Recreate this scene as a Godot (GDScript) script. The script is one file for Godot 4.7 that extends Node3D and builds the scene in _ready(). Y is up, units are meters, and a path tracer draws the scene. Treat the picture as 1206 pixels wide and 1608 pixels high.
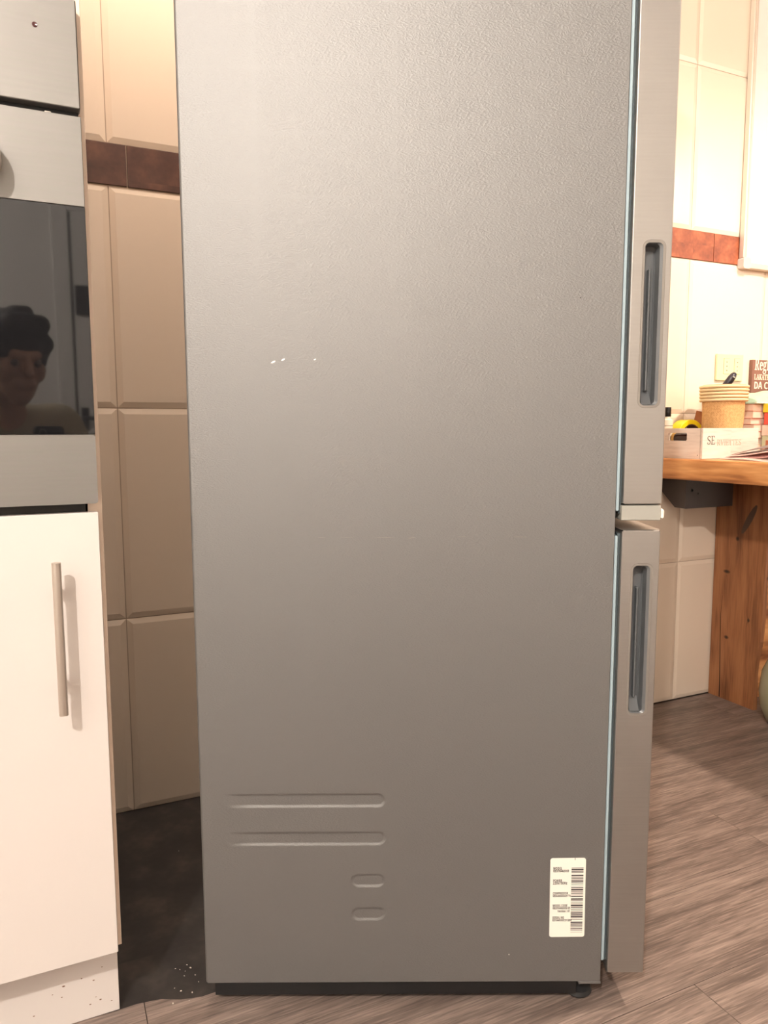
extends Node3D

# World: back wall is the plane z = 0, x runs to the right along it, +z into the room, floor y = 0.
var rng := RandomNumberGenerator.new()
var M := {}
var used := {}

# ---------------------------------------------------------------- node helpers
func numbered(called: String) -> String:
	if not used.has(called):
		used[called] = 0
		return called
	used[called] += 1
	return "%s_%03d" % [called, used[called]]

func tag(o: Node3D, label: String, category: String, group := "") -> Node3D:
	o.set_meta("label", label)
	o.set_meta("category", category)
	if group != "":
		o.set_meta("group", group)
	return o

func thing(called: String, label: String, category: String, at := Vector3.ZERO, turn := 0.0, group := "") -> Node3D:
	var o := Node3D.new()
	o.name = numbered(called)
	add_child(o, true)
	o.position = at
	o.rotation.y = turn
	tag(o, label, category, group)
	return o

func part(called: String, mesh: Mesh, mat: Material, parent: Node, at := Vector3.ZERO, rot := Vector3.ZERO) -> MeshInstance3D:
	var o := MeshInstance3D.new()
	o.name = called
	o.mesh = mesh
	o.material_override = mat
	o.position = at
	o.rotation = rot
	parent.add_child(o, true)
	return o

func struct(called: String, mesh: Mesh, mat: Material, at := Vector3.ZERO) -> MeshInstance3D:
	var o := part(called, mesh, mat, self, at)
	o.set_meta("kind", "structure")
	return o

# ---------------------------------------------------------------- mesh helpers
func begin() -> SurfaceTool:
	var st := SurfaceTool.new()
	st.begin(Mesh.PRIMITIVE_TRIANGLES)
	return st

func tri(st: SurfaceTool, a: Vector3, b: Vector3, c: Vector3, na: Vector3, nb: Vector3, nc: Vector3, ua := Vector2.ZERO, ub := Vector2.ZERO, uc := Vector2.ZERO) -> void:
	var g := (b - a).cross(c - a)
	if g.length_squared() < 1e-18:
		return
	if g.dot(na + nb + nc) > 0.0:   # front faces run clockwise
		var t := b; b = c; c = t
		t = nb; nb = nc; nc = t
		var u := ub; ub = uc; uc = u
	st.set_normal(na); st.set_uv(ua); st.add_vertex(a)
	st.set_normal(nb); st.set_uv(ub); st.add_vertex(b)
	st.set_normal(nc); st.set_uv(uc); st.add_vertex(c)

func quad(st: SurfaceTool, a: Vector3, b: Vector3, c: Vector3, d: Vector3, n: Vector3, uv := [Vector2.ZERO, Vector2.RIGHT, Vector2.ONE, Vector2.DOWN]) -> void:
	tri(st, a, b, c, n, n, n, uv[0], uv[1], uv[2])
	tri(st, a, c, d, n, n, n, uv[0], uv[2], uv[3])

func quads(st: SurfaceTool, a: Vector3, b: Vector3, c: Vector3, d: Vector3, na: Vector3, nb: Vector3, nc: Vector3, nd: Vector3) -> void:
	tri(st, a, b, c, na, nb, nc)
	tri(st, a, c, d, na, nc, nd)

# box from corner lo to corner hi with chamfered edges; UVs in metres times uvs, shifted
func add_box(st: SurfaceTool, lo: Vector3, hi: Vector3, bev := 0.0, uvs := 1.0, shift := Vector2.ZERO) -> void:
	var c := (lo + hi) * 0.5
	var h := (hi - lo) * 0.5
	bev = minf(bev, minf(h.x, minf(h.y, h.z)) * 0.9)
	for ax in 3:
		var u := (ax + 1) % 3
		var v := (ax + 2) % 3
		for s in [-1.0, 1.0]:
			var n := Vector3.ZERO; n[ax] = s
			var p := []
			var uv := []
			for k in [[-1, -1], [1, -1], [1, 1], [-1, 1]]:
				var q := Vector3.ZERO
				q[ax] = s * h[ax]; q[u] = k[0] * (h[u] - bev); q[v] = k[1] * (h[v] - bev)
				p.append(c + q)
				var w: Vector3 = q
				var t: Vector2 = Vector2(w.z, w.y) if ax == 0 else (Vector2(w.x, w.z) if ax == 1 else Vector2(w.x, w.y))
				uv.append(t * uvs + shift)
			quad(st, p[0], p[1], p[2], p[3], n, uv)
	if bev <= 0.0:
		return
	for ax in 3:
		var u := (ax + 1) % 3
		var v := (ax + 2) % 3
		for su in [-1.0, 1.0]:
			for sv in [-1.0, 1.0]:
				var n1 := Vector3.ZERO; n1[u] = su
				var n2 := Vector3.ZERO; n2[v] = sv
				var a := Vector3.ZERO; a[ax] = -(h[ax] - bev); a[u] = su * h[u]; a[v] = sv * (h[v] - bev)
				var b := a; b[ax] = h[ax] - bev
				var d := a; d[u] = su * (h[u] - bev); d[v] = sv * h[v]
				var e := d; e[ax] = h[ax] - bev
				quads(st, c + a, c + b, c + e, c + d, n1, n1, n2, n2)
	for sx in [-1.0, 1.0]:
		for sy in [-1.0, 1.0]:
			for sz in [-1.0, 1.0]:
				var s := Vector3(sx, sy, sz)
				var i := h - Vector3.ONE * bev
				tri(st, c + s * Vector3(h.x, i.y, i.z), c + s * Vector3(i.x, h.y, i.z), c + s * Vector3(i.x, i.y, h.z), Vector3(sx, 0, 0), Vector3(0, sy, 0), Vector3(0, 0, sz))

func box(lo: Vector3, hi: Vector3, bev := 0.0, uvs := 1.0, shift := Vector2.ZERO) -> Mesh:
	var st := begin()
	add_box(st, lo, hi, bev, uvs, shift)
	return st.commit()

# profile: points (radius, height) turned about y; sharp corners kept by flat = true
func add_lathe(st: SurfaceTool, prof: Array, seg := 32, xf := Transform3D.IDENTITY, sx := 1.0, sz := 1.0) -> void:
	for i in prof.size() - 1:
		var p: Vector2 = prof[i]
		var q: Vector2 = prof[i + 1]
		var d := (q - p)
		if d.length() < 1e-7:
			continue
		var n2 := Vector2(d.y, -d.x).normalized()
		var n0 := n2
		var n1 := n2
		if i > 0:
			var e: Vector2 = p - prof[i - 1]
			var m := Vector2(e.y, -e.x).normalized()
			if m.dot(n2) > 0.72:
				n0 = (m + n2).normalized()
		if i < prof.size() - 2:
			var e: Vector2 = prof[i + 2] - q
			var m := Vector2(e.y, -e.x).normalized()
			if m.dot(n2) > 0.72:
				n1 = (m + n2).normalized()
		for k in seg:
			var a := TAU * k / seg
			var b := TAU * (k + 1) / seg
			var ca := Vector3(cos(a) * sx, 0, sin(a) * sz)
			var cb := Vector3(cos(b) * sx, 0, sin(b) * sz)
			var na := (xf.basis * (ca * n0.x + Vector3.UP * n0.y)).normalized()
			var nb := (xf.basis * (cb * n0.x + Vector3.UP * n0.y)).normalized()
			var nc := (xf.basis * (cb * n1.x + Vector3.UP * n1.y)).normalized()
			var nd := (xf.basis * (ca * n1.x + Vector3.UP * n1.y)).normalized()
			var v := [xf * (ca * p.x + Vector3.UP * p.y), xf * (cb * p.x + Vector3.UP * p.y), xf * (cb * q.x + Vector3.UP * q.y), xf * (ca * q.x + Vector3.UP * q.y)]
			var u0 := float(k) / seg
			var u1 := float(k + 1) / seg
			tri(st, v[0], v[1], v[2], na, nb, nc, Vector2(u0, p.y), Vector2(u1, p.y), Vector2(u1, q.y))
			tri(st, v[0], v[2], v[3], na, nc, nd, Vector2(u0, p.y), Vector2(u1, q.y), Vector2(u0, q.y))

func lathe(prof: Array, seg := 32, xf := Transform3D.IDENTITY) -> Mesh:
	var st := begin()
	add_lathe(st, prof, seg, xf)
	return st.commit()

# tube with an elliptic section along a path
func add_tube(st: SurfaceTool, path: Array, r1: float, r2: float, up := Vector3.UP, seg := 16) -> void:
	var rings := []
	var nors := []
	for i in path.size():
		var a: Vector3 = path[maxi(i - 1, 0)]
		var b: Vector3 = path[mini(i + 1, path.size() - 1)]
		var t := (b - a).normalized()
		var s := t.cross(up).normalized()
		var w := s.cross(t).normalized()
		var ring := []
		var nn := []
		for k in seg:
			var g := TAU * k / seg
			ring.append(path[i] + s * cos(g) * r1 + w * sin(g) * r2)
			nn.append((s * cos(g) / r1 + w * sin(g) / r2).normalized())
		rings.append(ring)
		nors.append(nn)
	for i in path.size() - 1:
		for k in seg:
			var l := (k + 1) % seg
			quads(st, rings[i][k], rings[i][l], rings[i + 1][l], rings[i + 1][k], nors[i][k], nors[i][l], nors[i + 1][l], nors[i + 1][k])
	for e in [0, path.size() - 1]:
		var n: Vector3 = (path[0] - path[1]).normalized() if e == 0 else (path[e] - path[e - 1]).normalized()
		for k in seg:
			tri(st, path[e], rings[e][k], rings[e][(k + 1) % seg], n, n, n)

func tube(path: Array, r1: float, r2: float, up := Vector3.UP, seg := 16) -> Mesh:
	var st := begin()
	add_tube(st, path, r1, r2, up, seg)
	return st.commit()

# polygon (x, y) pushed out from z0 to z1
func add_prism(st: SurfaceTool, poly: PackedVector2Array, z0: float, z1: float, xf := Transform3D.IDENTITY, uvs := 1.0) -> void:
	var idx := Geometry2D.triangulate_polygon(poly)
	for e in [[z0, Vector3(0, 0, -1)], [z1, Vector3(0, 0, 1)]]:
		var z: float = e[0]
		var n: Vector3 = xf.basis * e[1]
		for i in range(0, idx.size(), 3):
			var p := [poly[idx[i]], poly[idx[i + 1]], poly[idx[i + 2]]]
			tri(st, xf * Vector3(p[0].x, p[0].y, z), xf * Vector3(p[1].x, p[1].y, z), xf * Vector3(p[2].x, p[2].y, z), n, n, n, p[0] * uvs, p[1] * uvs, p[2] * uvs)
	var area := 0.0
	for i in poly.size():
		area += poly[i].cross(poly[(i + 1) % poly.size()])
	for i in poly.size():
		var a := poly[i]
		var b := poly[(i + 1) % poly.size()]
		var d := (b - a) * signf(area)
		var n := xf.basis * Vector3(d.y, -d.x, 0).normalized()
		quad(st, xf * Vector3(a.x, a.y, z0), xf * Vector3(b.x, b.y, z0), xf * Vector3(b.x, b.y, z1), xf * Vector3(a.x, a.y, z1), n, [Vector2(a.x + a.y, z0) * uvs, Vector2(b.x + b.y, z0) * uvs, Vector2(b.x + b.y, z1) * uvs, Vector2(a.x + a.y, z1) * uvs])

func prism(poly: PackedVector2Array, z0: float, z1: float, xf := Transform3D.IDENTITY, uvs := 1.0) -> Mesh:
	var st := begin()
	add_prism(st, poly, z0, z1, xf, uvs)
	return st.commit()

func round_rect(x0: float, y0: float, x1: float, y1: float, r: float, n := 6) -> PackedVector2Array:
	var out := PackedVector2Array()
	for c in [[x1 - r, y1 - r, 0.0], [x0 + r, y1 - r, 90.0], [x0 + r, y0 + r, 180.0], [x1 - r, y0 + r, 270.0]]:
		for k in n + 1:
			var a := deg_to_rad(c[2] + 90.0 * k / n)
			out.append(Vector2(c[0] + cos(a) * r, c[1] + sin(a) * r))
	return out

# flat plate in the plane z with a round-cornered hole
func add_plate_with_hole(st: SurfaceTool, x0: float, y0: float, x1: float, y1: float, hx0: float, hy0: float, hx1: float, hy1: float, r: float, z: float, n: Vector3) -> void:
	for q in [[x0, y0, x1, hy0], [x0, hy1, x1, y1], [x0, hy0, hx0, hy1], [hx1, hy0, x1, hy1]]:
		quad(st, Vector3(q[0], q[1], z), Vector3(q[2], q[1], z), Vector3(q[2], q[3], z), Vector3(q[0], q[3], z), n, [Vector2(q[0], q[1]), Vector2(q[2], q[1]), Vector2(q[2], q[3]), Vector2(q[0], q[3])])
	for c in [[hx1, hy1, hx1 - r, hy1 - r, 0.0], [hx0, hy1, hx0 + r, hy1 - r, 90.0], [hx0, hy0, hx0 + r, hy0 + r, 180.0], [hx1, hy0, hx1 - r, hy0 + r, 270.0]]:
		for k in 6:
			var a := deg_to_rad(c[4] + 15.0 * k)
			var b := deg_to_rad(c[4] + 15.0 * (k + 1))
			tri(st, Vector3(c[0], c[1], z), Vector3(c[2] + cos(a) * r, c[3] + sin(a) * r, z), Vector3(c[2] + cos(b) * r, c[3] + sin(b) * r, z), n, n, n, Vector2(c[0], c[1]), Vector2(c[2] + cos(a) * r, c[3] + sin(a) * r), Vector2(c[2] + cos(b) * r, c[3] + sin(b) * r))

# skin between closed loops (arrays of Vector3 of one size); the last one may be capped
func add_loops(st: SurfaceTool, loops: Array, inward: Vector3, cap := true) -> void:
	var n: int = loops[0].size()
	for i in loops.size() - 1:
		for k in n:
			var l := (k + 1) % n
			var a: Vector3 = loops[i][k]
			var b: Vector3 = loops[i][l]
			var c: Vector3 = loops[i + 1][l]
			var d: Vector3 = loops[i + 1][k]
			var m := (b - a).cross(d - a)
			if m.length_squared() < 1e-18:
				m = (c - b).cross(d - b)
			m = m.normalized()
			var mid := (a + b + c + d) * 0.25
			if m.dot(inward - mid) < 0.0:
				m = -m
			quad(st, a, b, c, d, m)
	if cap:
		var last: Array = loops[loops.size() - 1]
		var cen := Vector3.ZERO
		for p in last:
			cen += p
		cen /= last.size()
		var m: Vector3 = (last[1] - last[0]).cross(cen - last[0]).normalized()
		if m.dot(inward - cen) < 0.0:
			m = -m
		for k in n:
			tri(st, last[k], last[(k + 1) % n], cen, m, m, m)

func lettering(text: String, size: float, mat: Material, parent: Node, at: Vector3, rot := Vector3.ZERO, font_name := "Droid Sans", bold := false, called := "lettering", wide := 1.0) -> void:
	var f := SystemFont.new()
	f.font_names = PackedStringArray([font_name])
	f.font_weight = 700 if bold else 400
	var t := TextMesh.new()
	t.font = f
	t.text = text
	t.font_size = 32
	t.pixel_size = size / 23.0
	t.depth = 0.0003
	t.curve_step = 1.0
	t.horizontal_alignment = HORIZONTAL_ALIGNMENT_LEFT
	t.vertical_alignment = VERTICAL_ALIGNMENT_BOTTOM
	var o := part(called, t, mat, parent, at, rot)
	o.scale = Vector3(wide, 1, 1)

# ---------------------------------------------------------------- textures
func image_tex(w: int, h: int, data: PackedByteArray) -> ImageTexture:
	var im := Image.create_from_data(w, h, false, Image.FORMAT_RGB8, data)
	im.generate_mipmaps()
	return ImageTexture.create_from_image(im)

func noise(freq: float, sd: int, oct := 3, kind := FastNoiseLite.TYPE_SIMPLEX_SMOOTH) -> FastNoiseLite:
	var n := FastNoiseLite.new()
	n.seed = sd
	n.noise_type = kind
	n.frequency = freq
	n.fractal_octaves = oct
	return n

func put(d: PackedByteArray, i: int, c: Vector3) -> void:
	pass

# wood along u (w pixels long); three colours dark, mid, light as 0..255; knots: [u, v, radius u, radius v]
func wood_tex(w: int, h: int, dark: Vector3, mid: Vector3, light: Vector3, sd: int, stretch: float, contrast: float, knots := [], rings := 0.0, seam := 0.0, across := false, flecks := 0.0) -> ImageTexture:
	var fine := noise(0.09, sd, 3)
	var broad := noise(0.012, sd + 1, 3)
	var streak := noise(0.03, sd + 2, 2)
	var fleck := noise(0.16, sd + 5, 2)
	var d := PackedByteArray()
	d.resize(w * h * 3)
	var i := 0
	for y in h:
		for x in w:
			var px := float(y) if across else float(x)
			var py := float(x) if across else float(y)
			var wob := 0.0
			var kn := 0.0
			for k in knots:
				var e := Vector2((float(x) / w - k[0]) / k[2], (float(y) / h - k[1]) / k[3])
				var q := e.length()
				if q < 5.0:
					wob += (6.0 if (e.x if across else e.y) > 0.0 else -6.0) * exp(-q * 0.7) * 2.0
				kn = maxf(kn, clampf(1.35 - q, 0.0, 1.0))
			py += wob
			var g := fine.get_noise_2d(px / stretch, py * 1.6) * 0.5 + streak.get_noise_2d(px / stretch * 0.8, py) * 0.35
			var b := broad.get_noise_2d(px / (stretch * 0.5), py * 1.3)
			if rings > 0.0:
				g += sin((py + 26.0 * broad.get_noise_2d(px / (stretch * 0.35), py * 0.5 + 91.0)) * rings) * 0.22
			var t := (g + b * 0.7) * contrast
			var c := mid.lerp(light, clampf(t, 0.0, 1.0)) if t > 0.0 else mid.lerp(dark, clampf(-t, 0.0, 1.0))
			if flecks > 0.0:
				var fl := fleck.get_noise_2d(px / (stretch * 0.8), py * 1.4 + px * 0.02)
				c = c.lerp(light * 1.12, clampf((fl - 0.24) * 4.0, 0.0, 1.0) * flecks)
				c = c.lerp(dark * 0.85, clampf((-fl - 0.28) * 4.0, 0.0, 1.0) * flecks)
			c = c.lerp(dark * 0.45, kn)
			if seam > 0.0:
				var m := absf(fposmod(py / seam, 1.0) - 0.5) * seam
				if m < 0.8:
					c = c * 0.62
			d[i] = int(clampf(c.x, 0, 255)); d[i + 1] = int(clampf(c.y, 0, 255)); d[i + 2] = int(clampf(c.z, 0, 255))
			i += 3
	return image_tex(w, h, d)

func mottle_tex(s: int, a: Vector3, b: Vector3, c: Vector3, freq: float, sd: int) -> ImageTexture:
	var n1 := noise(freq, sd, 4)
	var n2 := noise(freq * 5.0, sd + 7, 2)
	var d := PackedByteArray()
	d.resize(s * s * 3)
	var i := 0
	for y in s:
		for x in s:
			var t := n1.get_noise_2d(x, y) * 1.5 + n2.get_noise_2d(x, y) * 0.4
			var q := b.lerp(c, clampf(t, 0, 1)) if t > 0.0 else b.lerp(a, clampf(-t, 0, 1))
			d[i] = int(q.x); d[i + 1] = int(q.y); d[i + 2] = int(q.z)
			i += 3
	return image_tex(s, s, d)

# leather-like emboss: wrinkles that run mostly sideways, tiling
func leather_normal(s: int, strength: float) -> ImageTexture:
	var n := noise(0.022, 31, 3)
	n.fractal_type = FastNoiseLite.FRACTAL_RIDGED
	n.domain_warp_enabled = true
	n.domain_warp_amplitude = 18.0
	n.domain_warp_frequency = 0.01
	var im := n.get_seamless_image(s, s)
	im.convert(Image.FORMAT_RGB8)
	im.bump_map_to_normal_map(strength)
	im.generate_mipmaps()
	return ImageTexture.create_from_image(im)

func weave_tex(s: int, a: Vector3, b: Vector3) -> ImageTexture:
	var n := noise(0.05, 5, 3)
	var d := PackedByteArray()
	d.resize(s * s * 3)
	var i := 0
	for y in s:
		for x in s:
			var over := ((x / 8 + y / 8) % 2) == 0
			var t := absf(sin(PI * x / 8.0)) if over else absf(sin(PI * y / 8.0))
			t = clampf(0.25 + 0.75 * t + 0.5 * n.get_noise_2d(x, y), 0.0, 1.0)
			var q := a.lerp(b, t)
			d[i] = int(q.x); d[i + 1] = int(q.y); d[i + 2] = int(q.z)
			i += 3
	return image_tex(s, s, d)

func brushed_tex(w: int, h: int, base: float, spread: float, sd: int, tint: Vector3) -> ImageTexture:
	var n := noise(0.35, sd, 2)
	var m := noise(0.012, sd + 3, 3)
	var d := PackedByteArray()
	d.resize(w * h * 3)
	var i := 0
	for y in h:
		for x in w:
			var v := base + spread * (n.get_noise_2d(x * 0.02, y) * 0.7 + m.get_noise_2d(x, y) * 0.8)
			for k in 3:
				d[i + k] = int(clampf(v * tint[k], 0, 255))
			i += 3
	return image_tex(w, h, d)

func mat(c: Color, rough := 0.5, metal := 0.0) -> StandardMaterial3D:
	var m := StandardMaterial3D.new()
	m.albedo_color = c
	m.roughness = rough
	m.metallic = metal
	return m

func texmat(t: Texture2D, rough := 0.5, metal := 0.0, sc := Vector3.ONE) -> StandardMaterial3D:
	var m := mat(Color.WHITE, rough, metal)
	m.albedo_texture = t
	m.uv1_scale = sc
	return m

func make_materials() -> void:
	M.tile = mat(Color8(235, 219, 200), 0.22)
	M.grout = mat(Color8(186, 166, 146), 0.9)
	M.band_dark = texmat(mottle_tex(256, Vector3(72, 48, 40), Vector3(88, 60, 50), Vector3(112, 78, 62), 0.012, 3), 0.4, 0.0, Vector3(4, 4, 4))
	M.band_warm = texmat(mottle_tex(256, Vector3(124, 64, 42), Vector3(152, 82, 54), Vector3(178, 104, 70), 0.016, 8), 0.45, 0.0, Vector3(4, 4, 4))
	M.paint = mat(Color8(240, 238, 234), 0.85)
	M.ceiling = mat(Color8(244, 242, 238), 0.9)
	M.plank = texmat(wood_tex(1024, 512, Vector3(76, 65, 60), Vector3(118, 103, 95), Vector3(154, 137, 127), 21, 9.0, 1.0, [], 0.0, 0.0, false, 0.4), 0.45, 0.0, Vector3(0.6, 3.2, 1.0))
	M.subfloor = mat(Color8(70, 58, 52), 0.9)
	M.counter = texmat(wood_tex(512, 256, Vector3(126, 72, 36), Vector3(192, 130, 74), Vector3(220, 162, 104), 44, 7.0, 1.5, [[0.32, 0.2, 0.02, 0.06]], 0.16), 0.4)
	M.leg = texmat(wood_tex(256, 512, Vector3(92, 54, 32), Vector3(150, 98, 62), Vector3(178, 122, 80), 71, 8.0, 0.85, [[0.36, 0.28, 0.022, 0.009], [0.22, 0.43, 0.045, 0.007], [0.26, 0.72, 0.03, 0.007], [0.58, 0.62, 0.018, 0.008]], 0.06, 0.0, true), 0.5)
	M.stain = mat(Color8(92, 74, 62), 0.6)
	M.crack = mat(Color8(52, 30, 18), 0.8)
	M.white_lacquer = mat(Color8(214, 206, 201), 0.18)
	M.carcass = mat(Color8(232, 212, 194), 0.5)
	M.inside = mat(Color8(60, 52, 46), 0.8)
	M.steel = texmat(brushed_tex(256, 256, 134.0, 2.0, 12, Vector3(1.0, 0.98, 0.955)), 0.5, 0.7, Vector3(2, 2, 2))
	M.bar = mat(Color8(206, 196, 186), 0.38, 0.9)
	M.black = mat(Color8(16, 16, 17), 0.4)
	M.black_plastic = mat(Color8(30, 30, 31), 0.5)
	M.glass = mat(Color8(22, 22, 24), 0.03)
	M.glass.metallic_specular = 0.5
	M.fridge = mat(Color8(128, 127, 126), 0.58, 0.78)
	M.fridge.normal_enabled = true
	M.fridge.normal_texture = leather_normal(1024, 4.0)
	M.fridge.normal_scale = 0.55
	M.fridge.uv1_scale = Vector3(5.5, 12.5, 1.0)
	M.fridge_smooth = mat(Color8(128, 127, 126), 0.58, 0.78)
	M.door_steel = texmat(brushed_tex(256, 256, 160.0, 3.0, 77, Vector3(1.0, 0.975, 0.95)), 0.4, 0.85, Vector3(3, 3, 3))
	M.recess = mat(Color8(90, 92, 94), 0.28)
	M.rim = mat(Color8(138, 132, 126), 0.4, 0.4)
	M.gasket = mat(Color8(158, 176, 184), 0.5)
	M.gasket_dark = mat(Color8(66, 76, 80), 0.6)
	M.cap_plastic = mat(Color8(158, 156, 148), 0.35)
	M.paper = mat(Color8(240, 236, 226), 0.6)
	M.ink = mat(Color8(52, 48, 46), 0.8)
	M.white_mark = mat(Color8(235, 232, 226), 0.6)
	M.faint_mark = mat(Color8(134, 129, 123), 0.6)

# ---------------------------------------------------------------- the setting
func room() -> void:
	# back wall: grout bed with bevelled tiles
	var x_lo := -1.6
	var x_hi := 4.2
	var wall := struct("wall_back", box(Vector3(x_lo, 0, -0.15), Vector3(x_hi, 2.46, -0.0035)), M.grout)
	var rows := [[0.0, 0.4415], [0.4435, 0.9005], [0.9025, 1.356], [1.4425, 1.9045], [1.9065, 2.36], [2.362, 2.46]]
	var pitch := 0.3263
	var shared := {}
	for r in rows:
		var k := -5
		while 0.146 + pitch * k < x_hi:
			var a := maxf(0.146 + pitch * k + 0.001, x_lo)
			var b := minf(0.146 + pitch * (k + 1) - 0.001, x_hi)
			k += 1
			if b - a < 0.02:
				continue
			var w := b - a
			var h: float = r[1] - r[0]
			var key := "%.4f %.4f" % [w, h]
			if not shared.has(key):
				shared[key] = tile_mesh(w, h, 0.012, 0.0028)
			part("tile", shared[key], M.tile, wall, Vector3(a, r[0], 0))
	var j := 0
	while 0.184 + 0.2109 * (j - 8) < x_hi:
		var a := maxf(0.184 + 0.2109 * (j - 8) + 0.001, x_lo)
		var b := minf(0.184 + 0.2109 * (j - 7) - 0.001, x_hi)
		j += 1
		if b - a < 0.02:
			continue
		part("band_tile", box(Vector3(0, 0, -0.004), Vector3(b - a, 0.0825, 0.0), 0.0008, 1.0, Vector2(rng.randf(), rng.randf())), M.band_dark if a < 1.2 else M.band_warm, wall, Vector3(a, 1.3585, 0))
	struct("wall_left", box(Vector3(-1.75, 0, -0.15), Vector3(-1.6, 2.46, 4.35)), M.paint)
	struct("wall_right", box(Vector3(4.2, 0, -0.15), Vector3(4.35, 2.46, 4.35)), M.paint)
	struct("wall_front", box(Vector3(-1.6, 0, 4.2), Vector3(4.2, 2.46, 4.35)), M.paint)
	struct("ceiling", box(Vector3(-1.75, 2.46, -0.15), Vector3(4.35, 2.6, 4.35)), M.ceiling)
	# floor: planks laid along the wall
	var fl := struct("floor", box(Vector3(-1.75, -0.12, -0.15), Vector3(4.35, -0.004, 4.35)), M.subfloor)
	var zs := 0.919 - 0.1825 * 5.0
	var row := 0
	var z := zs - 0.1825
	var offs := {5: 0.872, 4: 1.52, 3: 1.316, 2: 0.55, 6: 0.35, 1: 1.05}
	row = -1
	while z < 4.2:
		var z0 := maxf(z + 0.0004, 0.0)
		var z1 := minf(z + 0.1825 - 0.0004, 4.2)
		var start: float = offs[row] if offs.has(row) else rng.randf() * 1.22
		var x := start - 1.22 * ceilf((start + 1.6) / 1.22)
		while x < 4.2:
			var x0 := maxf(x + 0.0004, -1.6)
			var x1 := minf(x + 1.22 - 0.0004, 4.2)
			if x1 - x0 > 0.01 and z1 - z0 > 0.01:
				var st := begin()
				add_box(st, Vector3(x0, -0.006, z0), Vector3(x1, 0.0, z1), 0.0007, 0.82, Vector2(rng.randf_range(0.51, 0.99), rng.randf_range(0.08, 0.23)))
				part("plank", st.commit(), M.plank, fl)
			x += 1.22
		z += 0.1825
		row += 1
	# white door in the wall behind the camera (seen in the oven glass)
	var d := Node3D.new()
	d.name = "door_1"
	d.position = Vector3(0, 0, 4.2)
	add_child(d, true)
	d.set_meta("kind", "structure")
	part("leaf", box(Vector3(0.19, 0.006, -0.04), Vector3(0.99, 2.06, 0.0), 0.003), M.paint, d)
	part("gap", box(Vector3(0.176, 0.0, -0.012), Vector3(0.19, 2.06, 0.0)), M.black_plastic, d)
	part("frame", box(Vector3(0.09, 0.0, -0.03), Vector3(0.176, 2.14, 0.0), 0.004), M.paint, d)
	part("frame", box(Vector3(0.993, 0.0, -0.03), Vector3(1.07, 2.14, 0.0), 0.004), M.paint, d)
	part("frame", box(Vector3(0.176, 2.063, -0.03), Vector3(0.993, 2.14, 0.0), 0.004), M.paint, d)
	var hs := begin()
	add_box(hs, Vector3(0.20, 0.86, -0.048), Vector3(0.24, 0.99, -0.04), 0.003)
	add_tube(hs, [Vector3(0.22, 0.93, -0.045), Vector3(0.22, 0.93, -0.085), Vector3(0.24, 0.93, -0.095), Vector3(0.34, 0.925, -0.095)], 0.011, 0.011)
	part("handle", hs.commit(), M.black, d)
	part("lock_box", box(Vector3(0.195, 1.5, -0.065), Vector3(0.29, 1.66, -0.04), 0.006), M.black, d)

# tile standing on (0, 0), front at z = 0, long bevel round its face
func tile_mesh(w: float, h: float, bw: float, bd: float) -> Mesh:
	var st := begin()
	bw = minf(bw, minf(w, h) * 0.3)
	var o := [Vector3(0, 0, -bd), Vector3(w, 0, -bd), Vector3(w, h, -bd), Vector3(0, h, -bd)]
	var i := [Vector3(bw, bw, 0), Vector3(w - bw, bw, 0), Vector3(w - bw, h - bw, 0), Vector3(bw, h - bw, 0)]
	quad(st, i[0], i[1], i[2], i[3], Vector3.BACK)
	for k in 4:
		var l := (k + 1) % 4
		var e: Vector3 = (o[l] - o[k]).normalized()
		var out := Vector3(e.y, -e.x, 0)
		quad(st, o[k], o[l], i[l], i[k], (Vector3.BACK * bw + out * bd).normalized())
		var back := Vector3(0, 0, -0.002)
		quad(st, o[k] + back, o[l] + back, o[l], o[k], out)
	return st.commit()

func ceiling_spot(at: Vector3, color: Color, energy: float, radius: float, size: float, label: String, cone := 0.0) -> void:
	var t := thing("ceiling_light", label, "ceiling light", at)
	part("trim_ring", lathe([Vector2(radius, 0.0), Vector2(radius + 0.004, -0.012), Vector2(radius + 0.018, -0.012), Vector2(radius + 0.022, 0.0)], 40), M.steel, t)
	var lens := mat(Color(1, 1, 1), 0.4)
	lens.emission_enabled = true
	lens.emission = color
	lens.emission_energy_multiplier = 3.0
	part("lamp_glass", lathe([Vector2(0.0001, -0.006), Vector2(radius, -0.006), Vector2(radius, 0.0)], 40), lens, t)
	if cone > 0.0:
		var sl := SpotLight3D.new()
		sl.name = "lamp_light"
		sl.light_color = color
		sl.light_energy = energy
		sl.light_size = size
		sl.spot_range = 12.0
		sl.spot_attenuation = 2.0
		sl.spot_angle = cone
		sl.spot_angle_attenuation = 0.7
		sl.shadow_enabled = true
		sl.position = Vector3(0, -0.05, 0)
		sl.rotation = Vector3(-PI / 2, 0, 0)
		t.add_child(sl, true)
		return
	var l := OmniLight3D.new()
	l.name = "lamp_light"
	l.light_color = color
	l.light_energy = energy
	l.light_size = size
	l.omni_range = 12.0
	l.omni_attenuation = 2.0
	l.shadow_enabled = true
	l.position = Vector3(0, -0.05, 0)
	t.add_child(l, true)

# ---------------------------------------------------------------- fridge
func slot_sd(p: Vector2, a: Vector2, b: Vector2) -> float:
	var ab := b - a
	var t := clampf((p - a).dot(ab) / ab.length_squared(), 0.0, 1.0)
	return (p - a - ab * t).length()

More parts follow.
